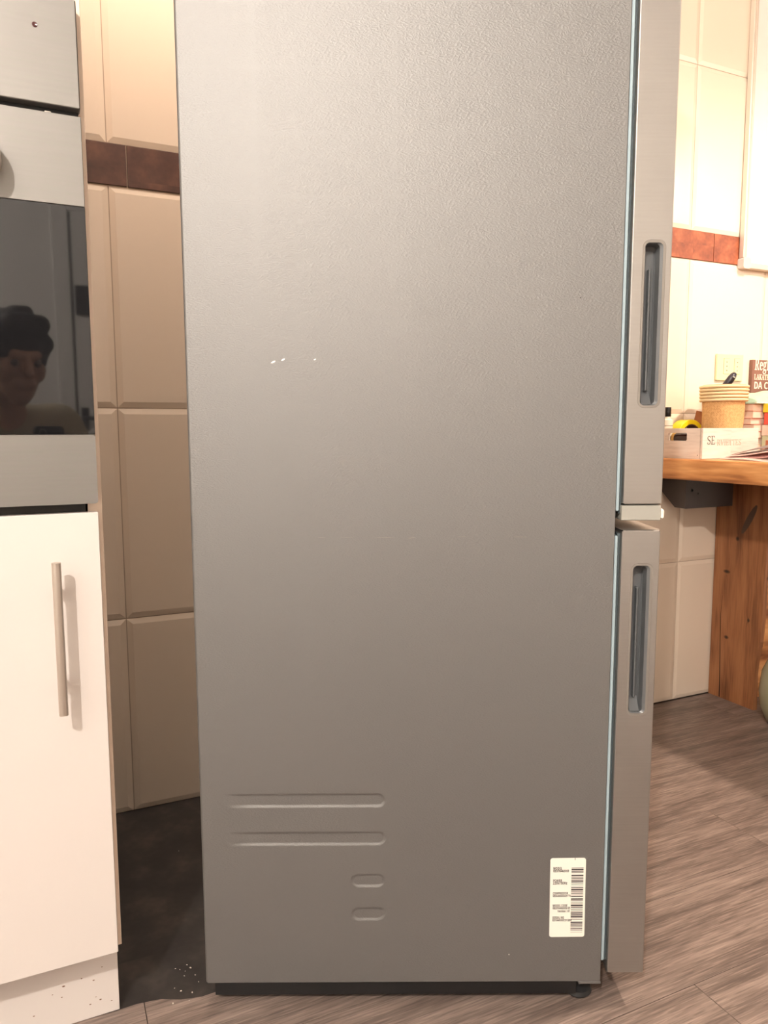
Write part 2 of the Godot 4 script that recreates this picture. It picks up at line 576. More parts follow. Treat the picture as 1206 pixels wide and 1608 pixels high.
func dent(u: float, y: float) -> float:
	var v := 0.0
	var p := Vector2(u, y)
	for s in [[0.043, 0.2570, 0.3222, 0.0108, 0.0015], [0.045, 0.2570, 0.2641, 0.0108, 0.0015], [0.2275, 0.2555, 0.1989, 0.0108, 0.0014], [0.2275, 0.2555, 0.1467, 0.0108, 0.0014], [0.2290, 0.2545, 0.0930, 0.0100, 0.0003]]:
		if absf(y - s[2]) > 0.02:
			continue
		var d := slot_sd(p, Vector2(s[0], s[2]), Vector2(s[1], s[2]))
		var t := 1.0 - smoothstep(s[3] - 0.0045, s[3] + 0.0005, d)
		if s[0] < 0.1:
			t *= smoothstep(0.028, 0.075, u)
		v = maxf(v, t * s[4])
	return v

func side_panel(u1: float, y0: float, y1: float) -> Mesh:
	var us := []
	var u := 0.004
	while u < u1 - 0.002:
		us.append(u)
		u += 0.0022 if (u > 0.02 and u < 0.28) else 0.03
	us.append(u1 - 0.0015)
	var ys := []
	var y := y0 + 0.003
	while y < y1 - 0.002:
		ys.append(y)
		var near := false
		for c in [0.3222, 0.2641, 0.1989, 0.1467, 0.0930]:
			near = near or absf(y - c) < 0.0155
		y += 0.0011 if near else (0.004 if y < 0.34 else 0.06)
	ys.append(y1 - 0.003)
	var st := begin()
	var P := []
	var N := []
	for yy in ys:
		var rp := PackedVector3Array()
		var rn := PackedVector3Array()
		for uu in us:
			rp.append(Vector3(uu, yy, -dent(uu, yy)))
			var e := 0.0006
			var gx := (dent(uu + e, yy) - dent(uu - e, yy)) / (2.0 * e)
			var gy := (dent(uu, yy + e) - dent(uu, yy - e)) / (2.0 * e)
			rn.append(Vector3(gx, gy, 1.0).normalized())
		P.append(rp)
		N.append(rn)
	for i in ys.size() - 1:
		for k in us.size() - 1:
			var q := [[i, k], [i, k + 1], [i + 1, k + 1], [i + 1, k]]
			var v := []
			for c in q:
				v.append([P[c[0]][c[1]], N[c[0]][c[1]], Vector2(us[c[1]], -ys[c[0]])])
			tri(st, v[0][0], v[1][0], v[2][0], v[0][1], v[1][1], v[2][1], v[0][2], v[1][2], v[2][2])
			tri(st, v[0][0], v[2][0], v[3][0], v[0][1], v[2][1], v[3][1], v[0][2], v[2][2], v[3][2])
	# rolled edge towards the back, folded lips on the other edges
	var ya := y0 + 0.003
	var yb := y1 - 0.003
	for k in 6:
		var a := PI / 2 * k / 6
		var b := PI / 2 * (k + 1) / 6
		var pa := Vector3(0.004 - 0.004 * sin(a), 0, -0.004 + 0.004 * cos(a))
		var pb := Vector3(0.004 - 0.004 * sin(b), 0, -0.004 + 0.004 * cos(b))
		var na := Vector3(-sin(a), 0, cos(a))
		var nb := Vector3(-sin(b), 0, cos(b))
		quads(st, pa + Vector3.UP * ya, pb + Vector3.UP * ya, pb + Vector3.UP * yb, pa + Vector3.UP * yb, na, nb, nb, na)
	quad(st, Vector3(0, ya, -0.004), Vector3(0, ya, -0.03), Vector3(0, yb, -0.03), Vector3(0, yb, -0.004), Vector3.LEFT)
	quads(st, Vector3(u1 - 0.0015, ya, 0), Vector3(u1, ya, -0.0015), Vector3(u1, yb, -0.0015), Vector3(u1 - 0.0015, yb, 0), Vector3.BACK, Vector3.RIGHT, Vector3.RIGHT, Vector3.BACK)
	quad(st, Vector3(u1, ya, -0.0015), Vector3(u1, ya, -0.03), Vector3(u1, yb, -0.03), Vector3(u1, yb, -0.0015), Vector3.RIGHT)
	for e in [[ya, y0, -1.0], [yb, y1, 1.0]]:
		var n := Vector3(0, e[2], 0)
		quads(st, Vector3(0.004, e[0], 0), Vector3(u1 - 0.0015, e[0], 0), Vector3(u1 - 0.0015, e[1], -0.003), Vector3(0.004, e[1], -0.003), Vector3.BACK, Vector3.BACK, n, n)
		quad(st, Vector3(0.002, e[1], -0.003), Vector3(u1, e[1], -0.003), Vector3(u1, e[1], -0.03), Vector3(0.002, e[1], -0.03), n)
	return st.commit()

# a door: u from 0.595 to 0.6485, with a grip recess in the face that looks at the camera
func fridge_door(parent: Node3D, called: String, y0: float, y1: float, h0: float, h1: float, hu0: float, hu1: float) -> void:
	var ua := 0.595
	var ub := 0.6487
	var b := 0.002
	var back := -0.595
	var st := begin()
	var r := 0.0085
	add_plate_with_hole(st, ua + b, y0 + b, ub - b, y1 - b, hu0, h0, hu1, h1, r, 0.0, Vector3.BACK)
	# rounded borders and the other faces
	for e in [[Vector3(ua, 0, 0), Vector3.LEFT, 1.0], [Vector3(ub, 0, 0), Vector3.RIGHT, -1.0]]:
		var x: float = e[0].x
		var s: float = e[2]
		quads(st, Vector3(x + s * b, y0 + b, 0), Vector3(x, y0 + b, -b), Vector3(x, y1 - b, -b), Vector3(x + s * b, y1 - b, 0), Vector3.BACK, e[1], e[1], Vector3.BACK)
		quad(st, Vector3(x, y0 + b, -b), Vector3(x, y0 + b, back), Vector3(x, y1 - b, back), Vector3(x, y1 - b, -b), e[1])
	for e in [[y0, 1.0, Vector3.DOWN], [y1, -1.0, Vector3.UP]]:
		var y: float = e[0]
		var s: float = e[1]
		quads(st, Vector3(ua + b, y + s * b, 0), Vector3(ub - b, y + s * b, 0), Vector3(ub - b, y, -b), Vector3(ua + b, y, -b), Vector3.BACK, Vector3.BACK, e[2], e[2])
		quad(st, Vector3(ua, y, -b), Vector3(ub, y, -b), Vector3(ub, y, back), Vector3(ua, y, back), e[2])
	quad(st, Vector3(ua, y0, back), Vector3(ub, y0, back), Vector3(ub, y1, back), Vector3(ua, y1, back), Vector3.FORWARD)
	var door := part(called, st.commit(), M.door_steel, parent)
	# recess cup
	var loops := []
	for l in [[0.0016, 0.0016, 0.0016, -0.0002], [0.0026, 0.0060, 0.0034, -0.0030], [0.0032, 0.0068, 0.0045, -0.016], [0.005, 0.0085, 0.010, -0.019]]:
		var arr := []
		for p in round_rect(hu0 + l[0], h0 + l[2], hu1 - l[1], h1 - l[2], maxf(r - l[0], 0.004)):
			arr.append(Vector3(p.x, p.y, l[3]))
		loops.append(arr)
	var cs := begin()
	add_loops(cs, loops, Vector3((hu0 + hu1) / 2, (h0 + h1) / 2, -0.004))
	# grip lip standing inside the recess
	add_box(cs, Vector3(hu0 + 0.0115, h0 + 0.022, -0.019), Vector3(hu0 + 0.0150, h1 - 0.034, -0.0105), 0.0014)
	add_prism(cs, PackedVector2Array([Vector2(h0 + 0.004, -0.019), Vector2(h0 + 0.022, -0.019), Vector2(h0 + 0.004, -0.006)]), hu0 + 0.006, hu1 - 0.009, Transform3D(Basis(Vector3(0, 1, 0), Vector3(0, 0, 1), Vector3(1, 0, 0)), Vector3.ZERO))
	part("handle_recess", cs.commit(), M.recess, door)
	# bright rim
	var rl := []
	for l in [[-0.0012, 0.0], [-0.0006, 0.0009], [0.0008, 0.0009], [0.0024, -0.0006]]:
		var arr := []
		for p in round_rect(hu0 + l[0], h0 + l[0], hu1 - l[0], h1 - l[0], r - l[0]):
			arr.append(Vector3(p.x, p.y, l[1]))
		rl.append(arr)
	var rs := begin()
	var n: int = rl[0].size()
	for i in rl.size() - 1:
		for k in n:
			var l := (k + 1) % n
			quad(rs, rl[i][k], rl[i][l], rl[i + 1][l], rl[i + 1][k], [(Vector3.BACK + (rl[i][k] - Vector3((hu0 + hu1) / 2, rl[i][k].y, 0)).normalized()).normalized(), Vector3.BACK, Vector3.BACK][i])
	part("recess_rim", rs.commit(), M.rim, door)

func fridge() -> void:
	var yaw := deg_to_rad(-24.535)
	var f := thing("refrigerator", "tall silver two-door fridge freezer standing askew, its textured side panel facing us", "refrigerator")
	var back_corner := Vector3(0.1795, 0, 0.6465)
	f.transform = Transform3D(Basis(Vector3.UP, yaw) * Basis(Vector3.RIGHT, deg_to_rad(0.35)), back_corner)
	var U := 0.5855
	var Y0 := 0.0355
	var Y1 := 1.985
	part("side_panel", side_panel(U, Y0, Y1), M.fridge, f)
	var bd := begin()
	add_box(bd, Vector3(0.003, Y0 + 0.002, -0.59), Vector3(U - 0.001, Y1 - 0.002, -0.006), 0.002)
	part("body", bd.commit(), M.fridge_smooth, f)
	fridge_door(f, "fridge_door", 0.7489, 1.985, 0.8815, 1.0995, 0.6108, 0.6395)
	fridge_door(f, "freezer_door", 0.0505, 0.7137, 0.4482, 0.6660, 0.6100, 0.6385)
	# end cap under the upper door and the light cover at its front
	var cap := part("door_end_cap", box(Vector3(0.5935, 0.7268, -0.59), Vector3(0.6480, 0.7478, -0.0006), 0.0012), M.cap_plastic, f)
	part("cap_button", box(Vector3(0.6482, 0.7282, -0.02), Vector3(0.6540, 0.7425, -0.003), 0.0025), M.paper, cap)
	part("upper_gasket_dark_strip", box(Vector3(0.5915, 0.736, -0.58), Vector3(0.5949, 1.98, -0.0085)), M.gasket_dark, f)  # dark-coloured part of each gasket, next to the door
	part("lower_gasket_dark_strip", box(Vector3(0.5915, 0.066, -0.58), Vector3(0.5949, 0.708, -0.0085)), M.gasket_dark, f)
	part("gasket", box(Vector3(0.5858, 0.739, -0.58), Vector3(0.5918, 1.98, -0.004), 0.002), M.gasket, f)
	part("gasket", box(Vector3(0.5858, 0.067, -0.58), Vector3(0.5918, 0.7055, -0.004), 0.002), M.gasket, f)
	# middle hinge plate between the doors
	part("middle_hinge", box(Vector3(0.575, 0.7165, -0.56), Vector3(0.63, 0.7205, -0.48), 0.001), M.fridge_smooth, f)
	# folded foot bracket, levelling feet, dark underside
	part("foot_bracket", box(Vector3(0.553, 0.0335, -0.05), Vector3(0.586, 0.0375, 0.0005), 0.0006), M.fridge_smooth, f)
	part("underside", box(Vector3(0.012, 0.012, -0.57), Vector3(0.552, 0.0362, -0.008)), M.black, f)
	for p in [Vector3(0.560, 0, -0.030), Vector3(0.06, 0, -0.052), Vector3(0.535, 0, -0.54), Vector3(0.06, 0, -0.54)]:
		part("levelling_foot", lathe([Vector2(0.0001, 0.001), Vector2(0.019, 0.001), Vector2(0.021, 0.004), Vector2(0.019, 0.010), Vector2(0.009, 0.013), Vector2(0.009, 0.036)], 20), M.black_plastic, f, p)
	# rating sticker with its print
	var s := part("rating_sticker", prism(round_rect(0.0, 0.0, 0.0517, 0.1234, 0.0035), 0.0, 0.0004), M.paper, f, Vector3(0.5077, 0.1092, 0.0002), Vector3(0, 0, deg_to_rad(0.4)))
	var lines := [["MODEL", 0.0042, 0.1045, 0.0038], ["RB37N4020S9", 0.0042, 0.1007, 0.0036], ["POWER", 0.0042, 0.0855, 0.0038], ["220V/50Hz", 0.0042, 0.0812, 0.0042], ["COMPRESSOR", 0.0042, 0.0660, 0.0034], ["MSA4A0A0AF/TV", 0.0042, 0.0620, 0.0034], ["MODEL CODE", 0.0042, 0.0468, 0.0034], ["RB37N4020S9/ZS", 0.0042, 0.0428, 0.0033], ["Version : 01", 0.0115, 0.0380, 0.0033], ["SERIAL NO", 0.0042, 0.0278, 0.0034], ["0D1A4PAKC0128R", 0.0042, 0.0238, 0.0034]]
	for l in lines:
		lettering(l[0], l[3], M.ink, s, Vector3(l[1], l[2], 0.0005), Vector3.ZERO, "Droid Sans", true, "printed_line", 0.72)
	var bars := Image.create(8, 512, false, Image.FORMAT_RGB8)
	bars.fill(Color8(240, 236, 226))
	var y := 0
	var wide := [4, 3, 7, 4, 3, 5, 4, 10, 9, 3, 4, 4, 3, 5, 4, 4, 8, 5, 4, 9, 3, 6, 4, 4, 10, 4]
	var i := 0
	while y < 512:
		var w: int = wide[i % wide.size()] + (i * 7) % 5
		if i % 2 == 0:
			bars.fill_rect(Rect2i(0, y, 8, mini(w, 512 - y)), Color8(62, 56, 58))
		y += w
		i += 1
	var bq := begin()
	add_box(bq, Vector3(-0.0088, -0.0508, 0), Vector3(0.0088, 0.0508, 0.0003))
	var bst := begin()
	quad(bst, Vector3(-0.0088, -0.0508, 0.0003), Vector3(0.0088, -0.0508, 0.0003), Vector3(0.0088, 0.0508, 0.0003), Vector3(-0.0088, 0.0508, 0.0003), Vector3.BACK, [Vector2(0, 1), Vector2(1, 1), Vector2(1, 0), Vector2(0, 0)])
	part("barcode", bst.commit(), texmat(ImageTexture.create_from_image(bars), 0.6), s, Vector3(0.0397, 0.0578, 0.0003))
	part("ink_tick", box(Vector3(0.0355, 0.1205, 0.0004), Vector3(0.0362, 0.1236, 0.0006)), M.ink, s)
	# nicks and scuffs
	for k in [[0.1185, 0.9432, 0.007, 0.0022, 0.45, M.white_mark], [0.1318, 0.9462, 0.006, 0.0022, 0.55, M.white_mark], [0.1745, 0.9464, 0.0035, 0.0015, 0.5, M.white_mark], [0.180, 0.7048, 0.012, 0.0006, 0.0, M.faint_mark], [0.215, 0.7050, 0.02, 0.0005, 0.02, M.faint_mark], [0.268, 0.7045, 0.03, 0.0007, 0.0, M.faint_mark], [0.305, 0.7040, 0.012, 0.0009, 0.1, M.faint_mark], [0.375, 0.7052, 0.016, 0.0005, 0.0, M.faint_mark], [0.455, 0.7048, 0.022, 0.0006, -0.02, M.faint_mark], [0.529, 1.026, 0.0018, 0.0018, 0.0, M.ink], [0.449, 0.0815, 0.0016, 0.0016, 0.0, M.white_mark]]:
		var q := begin()
		var w: float = k[2] / 2
		var h: float = k[3] / 2
		add_prism(q, PackedVector2Array([Vector2(-w, 0), Vector2(-w * 0.3, -h), Vector2(w * 0.7, -h * 0.8), Vector2(w, 0.2 * h), Vector2(w * 0.2, h), Vector2(-w * 0.6, h * 0.8)]), 0.0, 0.0002)
		part("scratch", q.commit(), k[5], f, Vector3(k[0], k[1], 0.0001), Vector3(0, 0, k[4]))

# ---------------------------------------------------------------- oven column
func cabinet() -> void:
	var c := thing("oven_cabinet", "white kitchen column cabinet housing the oven, long bar handle on its lower door", "cabinet", Vector3.ZERO)
	var L := -0.540
	var R := 0.0665
	var zc := 0.630
	part("side_panel", box(Vector3(R - 0.018, 0.124, 0.03), Vector3(R, 2.2, zc), 0.0006), M.carcass, c)
	part("side_panel", box(Vector3(L, 0.124, 0.03), Vector3(L + 0.018, 2.2, zc), 0.0006), M.carcass, c)
	part("bottom_panel", box(Vector3(L + 0.018, 0.124, 0.03), Vector3(R - 0.018, 0.142, zc)), M.carcass, c)
	part("oven_shelf", box(Vector3(L + 0.018, 0.722, 0.03), Vector3(R - 0.018, 0.740, zc - 0.02)), M.carcass, c)
	part("top_panel", box(Vector3(L + 0.018, 2.182, 0.03), Vector3(R - 0.018, 2.2, zc)), M.carcass, c)
	part("back_panel", box(Vector3(L, 0.124, 0.022), Vector3(R, 2.2, 0.03)), M.carcass, c)
	var pl := part("plinth", box(Vector3(L, 0.0, 0.582), Vector3(0.0618, 0.122, 0.598), 0.0008), M.white_lacquer, c)
	var spot_mat := mat(Color8(128, 100, 84), 0.8)
	for k in [[0.028, 0.058, 0.0016], [0.012, 0.066, 0.0014], [-0.012, 0.062, 0.0022], [-0.015, 0.046, 0.0013], [-0.027, 0.054, 0.0012], [0.036, 0.025, 0.0018], [0.022, 0.022, 0.0016], [0.051, 0.018, 0.0014], [0.040, 0.075, 0.0012], [-0.052, 0.03, 0.0015], [0.03, 0.031, 0.0011]]:
		var q := begin()
		add_lathe(q, [Vector2(0.0001, 0.0004), Vector2(k[2] * 0.75, 0.0), Vector2(0.0001, -0.0002)], 7, Transform3D(Basis(Vector3.RIGHT, PI / 2), Vector3.ZERO), 1.3, 0.8)
		part("dirt_spot", q.commit(), spot_mat, pl, Vector3(k[0], k[1], 0.5981))
	var door := part("door", box(Vector3(-0.5345, 0.127, 0.632), Vector3(0.0605, 0.7465, 0.650), 0.0012), M.white_lacquer, c)
	var hs := begin()
	add_tube(hs, [Vector3(0.0065, 0.4905, 0.679), Vector3(0.0065, 0.491, 0.679), Vector3(0.0065, 0.6875, 0.679), Vector3(0.0065, 0.688, 0.679)], 0.0056, 0.0056, Vector3.RIGHT, 24)
	for y in [0.531, 0.652]:
		add_tube(hs, [Vector3(0.0065, y, 0.650), Vector3(0.0065, y, 0.677)], 0.004, 0.004, Vector3.UP, 14)
	part("bar_handle", hs.commit(), M.bar, door)
	part("top_rail", box(Vector3(L + 0.018, 2.1, 0.60), Vector3(R - 0.018, 2.182, 0.618), 0.0008), M.white_lacquer, c)

	var o := thing("built_in_oven", "built-in stainless steel oven with black glass door window above the white cabinet door", "oven")
	var zf := 0.655
	part("housing", box(Vector3(-0.515, 0.745, 0.10), Vector3(0.046, 1.37, 0.628)), M.black, o)
	var cp := part("control_panel", box(Vector3(-0.534, 1.2445, 0.634), Vector3(0.0605, 1.371, zf), 0.0018), M.steel, o)
	var led := mat(Color8(74, 38, 40), 0.25)
	part("indicator_hole", lathe([Vector2(0.0031, 0.0004), Vector2(0.0026, 0.0008), Vector2(0.0001, 0.0002)], 20, Transform3D(Basis(Vector3.RIGHT, PI / 2), Vector3.ZERO)), led, cp, Vector3(0.0140, 1.3325, zf))
	part("vent_gap", box(Vector3(-0.53, 1.232, 0.634), Vector3(0.0585, 1.2455, 0.642)), M.black, o)
	part("vent_clip", box(Vector3(0.020, 1.2375, 0.642), Vector3(0.0275, 1.2405, 0.6455), 0.0008), M.bar, o)
	# door: one steel slab with the dark glass let into it
	var d := part("oven_door", box(Vector3(-0.534, 0.7585, 0.634), Vector3(0.0605, 1.2355, 0.6535), 0.002), M.steel, o)
	part("top_rail", box(Vector3(-0.534, 1.129, 0.6535), Vector3(0.0605, 1.2355, zf), 0.0007, 1.0, Vector2(0.3, 0.1)), M.steel, d)
	part("glass", box(Vector3(-0.534, 0.8475, 0.6535), Vector3(0.0605, 1.1285, zf + 0.0002), 0.0006), M.glass, d)
	var lr := begin()
	add_prism(lr, round_rect(-0.534, 0.7585, 0.0605, 0.8470, 0.0035), 0.6535, zf)
	part("bottom_rail", lr.commit(), M.steel, d)
	var path := []
	for k in 9:
		var a := PI / 2 * k / 8
		path.append(Vector3(-0.062 + 0.026 * cos(a), 1.172, 0.672 + 0.026 * sin(a)))
	path.push_front(Vector3(-0.036, 1.172, 0.655))
	path.append(Vector3(-0.41, 1.172, 0.698))
	for k in 9:
		var a := PI / 2 * k / 8
		path.append(Vector3(-0.412 - 0.026 * sin(a), 1.172, 0.672 + 0.026 * cos(a)))
	path.append(Vector3(-0.438, 1.172, 0.655))
	part("handle", tube(path, 0.0065, 0.017, Vector3.UP, 20), M.bar, d)

# ---------------------------------------------------------------- right side
func breakfast_bar() -> void:
	var t := thing("breakfast_bar", "thick orange-brown wooden counter on rough slab legs against the tiled wall", "counter")
	# slab with a slightly wavy near edge
	var st := begin()
	var n := 28
	var z0 := 0.004
	var z1 := 1.45
	var xr := 2.45
	for i in n:
		var za := lerpf(z0, z1, float(i) / n)
		var zb := lerpf(z0, z1, float(i + 1) / n)
		var xa := 1.622 + 0.003 * sin(za * 9.0) + 0.002 * sin(za * 23.0)
		var xb := 1.622 + 0.003 * sin(zb * 9.0) + 0.002 * sin(zb * 23.0)
		var prof := [Vector2(0.004, 0.770), Vector2(0.001, 0.7675), Vector2(0.0, 0.755), Vector2(0.0, 0.722), Vector2(0.003, 0.7125), Vector2(0.010, 0.7115)]
		var nn := [Vector3(0, 1, 0), Vector3(-0.9, 0.4, 0).normalized(), Vector3.LEFT, Vector3.LEFT, Vector3(-0.8, -0.6, 0), Vector3.DOWN]
		for k in prof.size() - 1:
			var p: Vector2 = prof[k]
			var q: Vector2 = prof[k + 1]
			var v := [Vector3(xa + p.x, p.y, za), Vector3(xb + p.x, p.y, zb), Vector3(xb + q.x, q.y, zb), Vector3(xa + q.x, q.y, za)]
			var uv := [Vector2(za, -p.y * 2.0) , Vector2(zb, -p.y * 2.0), Vector2(zb, -q.y * 2.0), Vector2(za, -q.y * 2.0)]
			tri(st, v[0], v[1], v[2], nn[k], nn[k], nn[k + 1], uv[0], uv[1], uv[2])
			tri(st, v[0], v[2], v[3], nn[k], nn[k + 1], nn[k + 1], uv[0], uv[2], uv[3])
		quad(st, Vector3(xa + 0.004, 0.770, za), Vector3(xb + 0.004, 0.770, zb), Vector3(xr, 0.770, zb), Vector3(xr, 0.770, za), Vector3.UP, [Vector2(za, xa), Vector2(zb, xb), Vector2(zb, xr), Vector2(za, xr)])
		quad(st, Vector3(xa + 0.010, 0.7115, za), Vector3(xb + 0.010, 0.7115, zb), Vector3(xr, 0.7115, zb), Vector3(xr, 0.7115, za), Vector3.DOWN, [Vector2(za, xa), Vector2(zb, xb), Vector2(zb, xr), Vector2(za, xr)])
	for e in [[z0, Vector3.FORWARD], [z1, Vector3.BACK]]:
		quad(st, Vector3(1.624, 0.7115, e[0]), Vector3(xr, 0.7115, e[0]), Vector3(xr, 0.770, e[0]), Vector3(1.624, 0.770, e[0]), e[1])
	quad(st, Vector3(xr, 0.7115, z0), Vector3(xr, 0.7115, z1), Vector3(xr, 0.770, z1), Vector3(xr, 0.770, z0), Vector3.RIGHT)
	part("tabletop", st.commit(), M.counter, t)
	# slab leg with a live edge, standing against the wall
	var poly := PackedVector2Array([Vector2(0.004, 0.0), Vector2(0.173, 0.0), Vector2(0.1715, 0.06), Vector2(0.170, 0.11), Vector2(0.1735, 0.155), Vector2(0.183, 0.215), Vector2(0.187, 0.28), Vector2(0.1855, 0.40), Vector2(0.190, 0.50), Vector2(0.197, 0.60), Vector2(0.202, 0.7115), Vector2(0.004, 0.7115)])
	var ls := begin()
	# polygon is (z, y); push it out along x
	var xf := Transform3D(Basis(Vector3(0, 0, 1), Vector3(0, 1, 0), Vector3(-1, 0, 0)), Vector3.ZERO)
	add_leg(ls, poly, 1.928, 1.944)
	var leg := part("slab_leg", ls.commit(), M.leg, t)
	# dark drying crack and a grey stain in the wood
	var cr := begin()
	var pts := [Vector2(0.047, 0.002), Vector2(0.046, 0.06), Vector2(0.043, 0.13), Vector2(0.040, 0.20), Vector2(0.038, 0.27), Vector2(0.041, 0.33)]
	for i in pts.size() - 1:
		var a: Vector2 = pts[i]
		var b: Vector2 = pts[i + 1]
		var wa := 0.0024 * (1.0 - float(i) / pts.size())
		var wb := 0.0024 * (1.0 - float(i + 1) / pts.size())
		quad(cr, Vector3(1.9277, a.y, a.x - wa), Vector3(1.9277, b.y, b.x - wb), Vector3(1.9277, b.y, b.x + wb), Vector3(1.9277, a.y, a.x + wa), Vector3.LEFT)
	part("crack", cr.commit(), M.crack, leg)
	var sp := begin()
	var sa := Vector3(1.9276, 0.535, 0.101)
	var sb := Vector3(1.9276, 0.628, 0.150)
	var ax := (sb - sa).normalized()
	var ay := ax.cross(Vector3.LEFT)
	for i in 16:
		var g := TAU * i / 16
		var g2 := TAU * (i + 1) / 16
		var cen := (sa + sb) / 2
		tri(sp, cen, cen + ax * cos(g) * 0.052 + ay * sin(g) * 0.010, cen + ax * cos(g2) * 0.052 + ay * sin(g2) * 0.010, Vector3.LEFT, Vector3.LEFT, Vector3.LEFT)
	part("stain", sp.commit(), M.stain, leg)
	# board across the far side, and two legs at the near end of the counter
	part("back_board", box(Vector3(1.975, 0.0, 0.06), Vector3(2.36, 0.7115, 0.10), 0.002, 1.4), M.counter, t)
	var ls2 := begin()
	add_leg(ls2, poly, 2.36, 2.42)
	part("slab_leg", ls2.commit(), M.leg, t)
	var ls3 := begin()
	add_leg(ls3, poly, 1.928, 1.985)
	part("slab_leg", ls3.commit(), M.leg, t, Vector3(0, 0, 1.2))

	# dark bracket box under the counter
	var b := thing("bracket_box", "black metal bracket box with two holes fixed under the wooden counter", "bracket")
	var bp := PackedVector2Array([Vector2(0.002, 0.7105), Vector2(0.002, 0.672), Vector2(0.060, 0.624), Vector2(0.100, 0.623), Vector2(0.100, 0.7105)])
	var bs := begin()
	add_leg(bs, bp, 1.690, 1.883)
	var shell := part("shell", bs.commit(), mat(Color8(54, 46, 44), 0.45), b)
	for p in [[1.7135, 0.676, 0.0055], [1.737, 0.6655, 0.0036]]:
		part("screw_hole", lathe([Vector2(p[2], 0.0006), Vector2(p[2] * 0.7, 0.0006), Vector2(p[2] * 0.6, -0.0005), Vector2(0.0001, -0.0005)], 16, Transform3D(Basis(Vector3.RIGHT, PI / 2), Vector3.ZERO)), M.black, shell, Vector3(p[0], p[1], 0.1005))

# polygon of (z, y) pushed out along x
func add_leg(st: SurfaceTool, poly: PackedVector2Array, x0: float, x1: float) -> void:
	var idx := Geometry2D.triangulate_polygon(poly)
	for e in [[x0, Vector3.LEFT], [x1, Vector3.RIGHT]]:
		for i in range(0, idx.size(), 3):
			var v := []
			for k in 3:
				var p := poly[idx[i + k]]
				v.append([Vector3(e[0], p.y, p.x), Vector2(p.x / 0.24, 1.0 - p.y / 0.72)])
			tri(st, v[0][0], v[1][0], v[2][0], e[1], e[1], e[1], v[0][1], v[1][1], v[2][1])
	var cen := Vector2.ZERO
	for p in poly:
		cen += p / poly.size()
	for i in poly.size():
		var a := poly[i]
		var c := poly[(i + 1) % poly.size()]
		var n2 := Vector2(c.y - a.y, a.x - c.x).normalized()
		if n2.dot((a + c) / 2 - cen) < 0.0:
			n2 = -n2
		quad(st, Vector3(x0, a.y, a.x), Vector3(x0, c.y, c.x), Vector3(x1, c.y, c.x), Vector3(x1, a.y, a.x), Vector3(0, n2.y, n2.x), [Vector2(0.0, 1.0 - a.y / 0.72), Vector2(0.0, 1.0 - c.y / 0.72), Vector2(0.25, 1.0 - c.y / 0.72), Vector2(0.25, 1.0 - a.y / 0.72)])

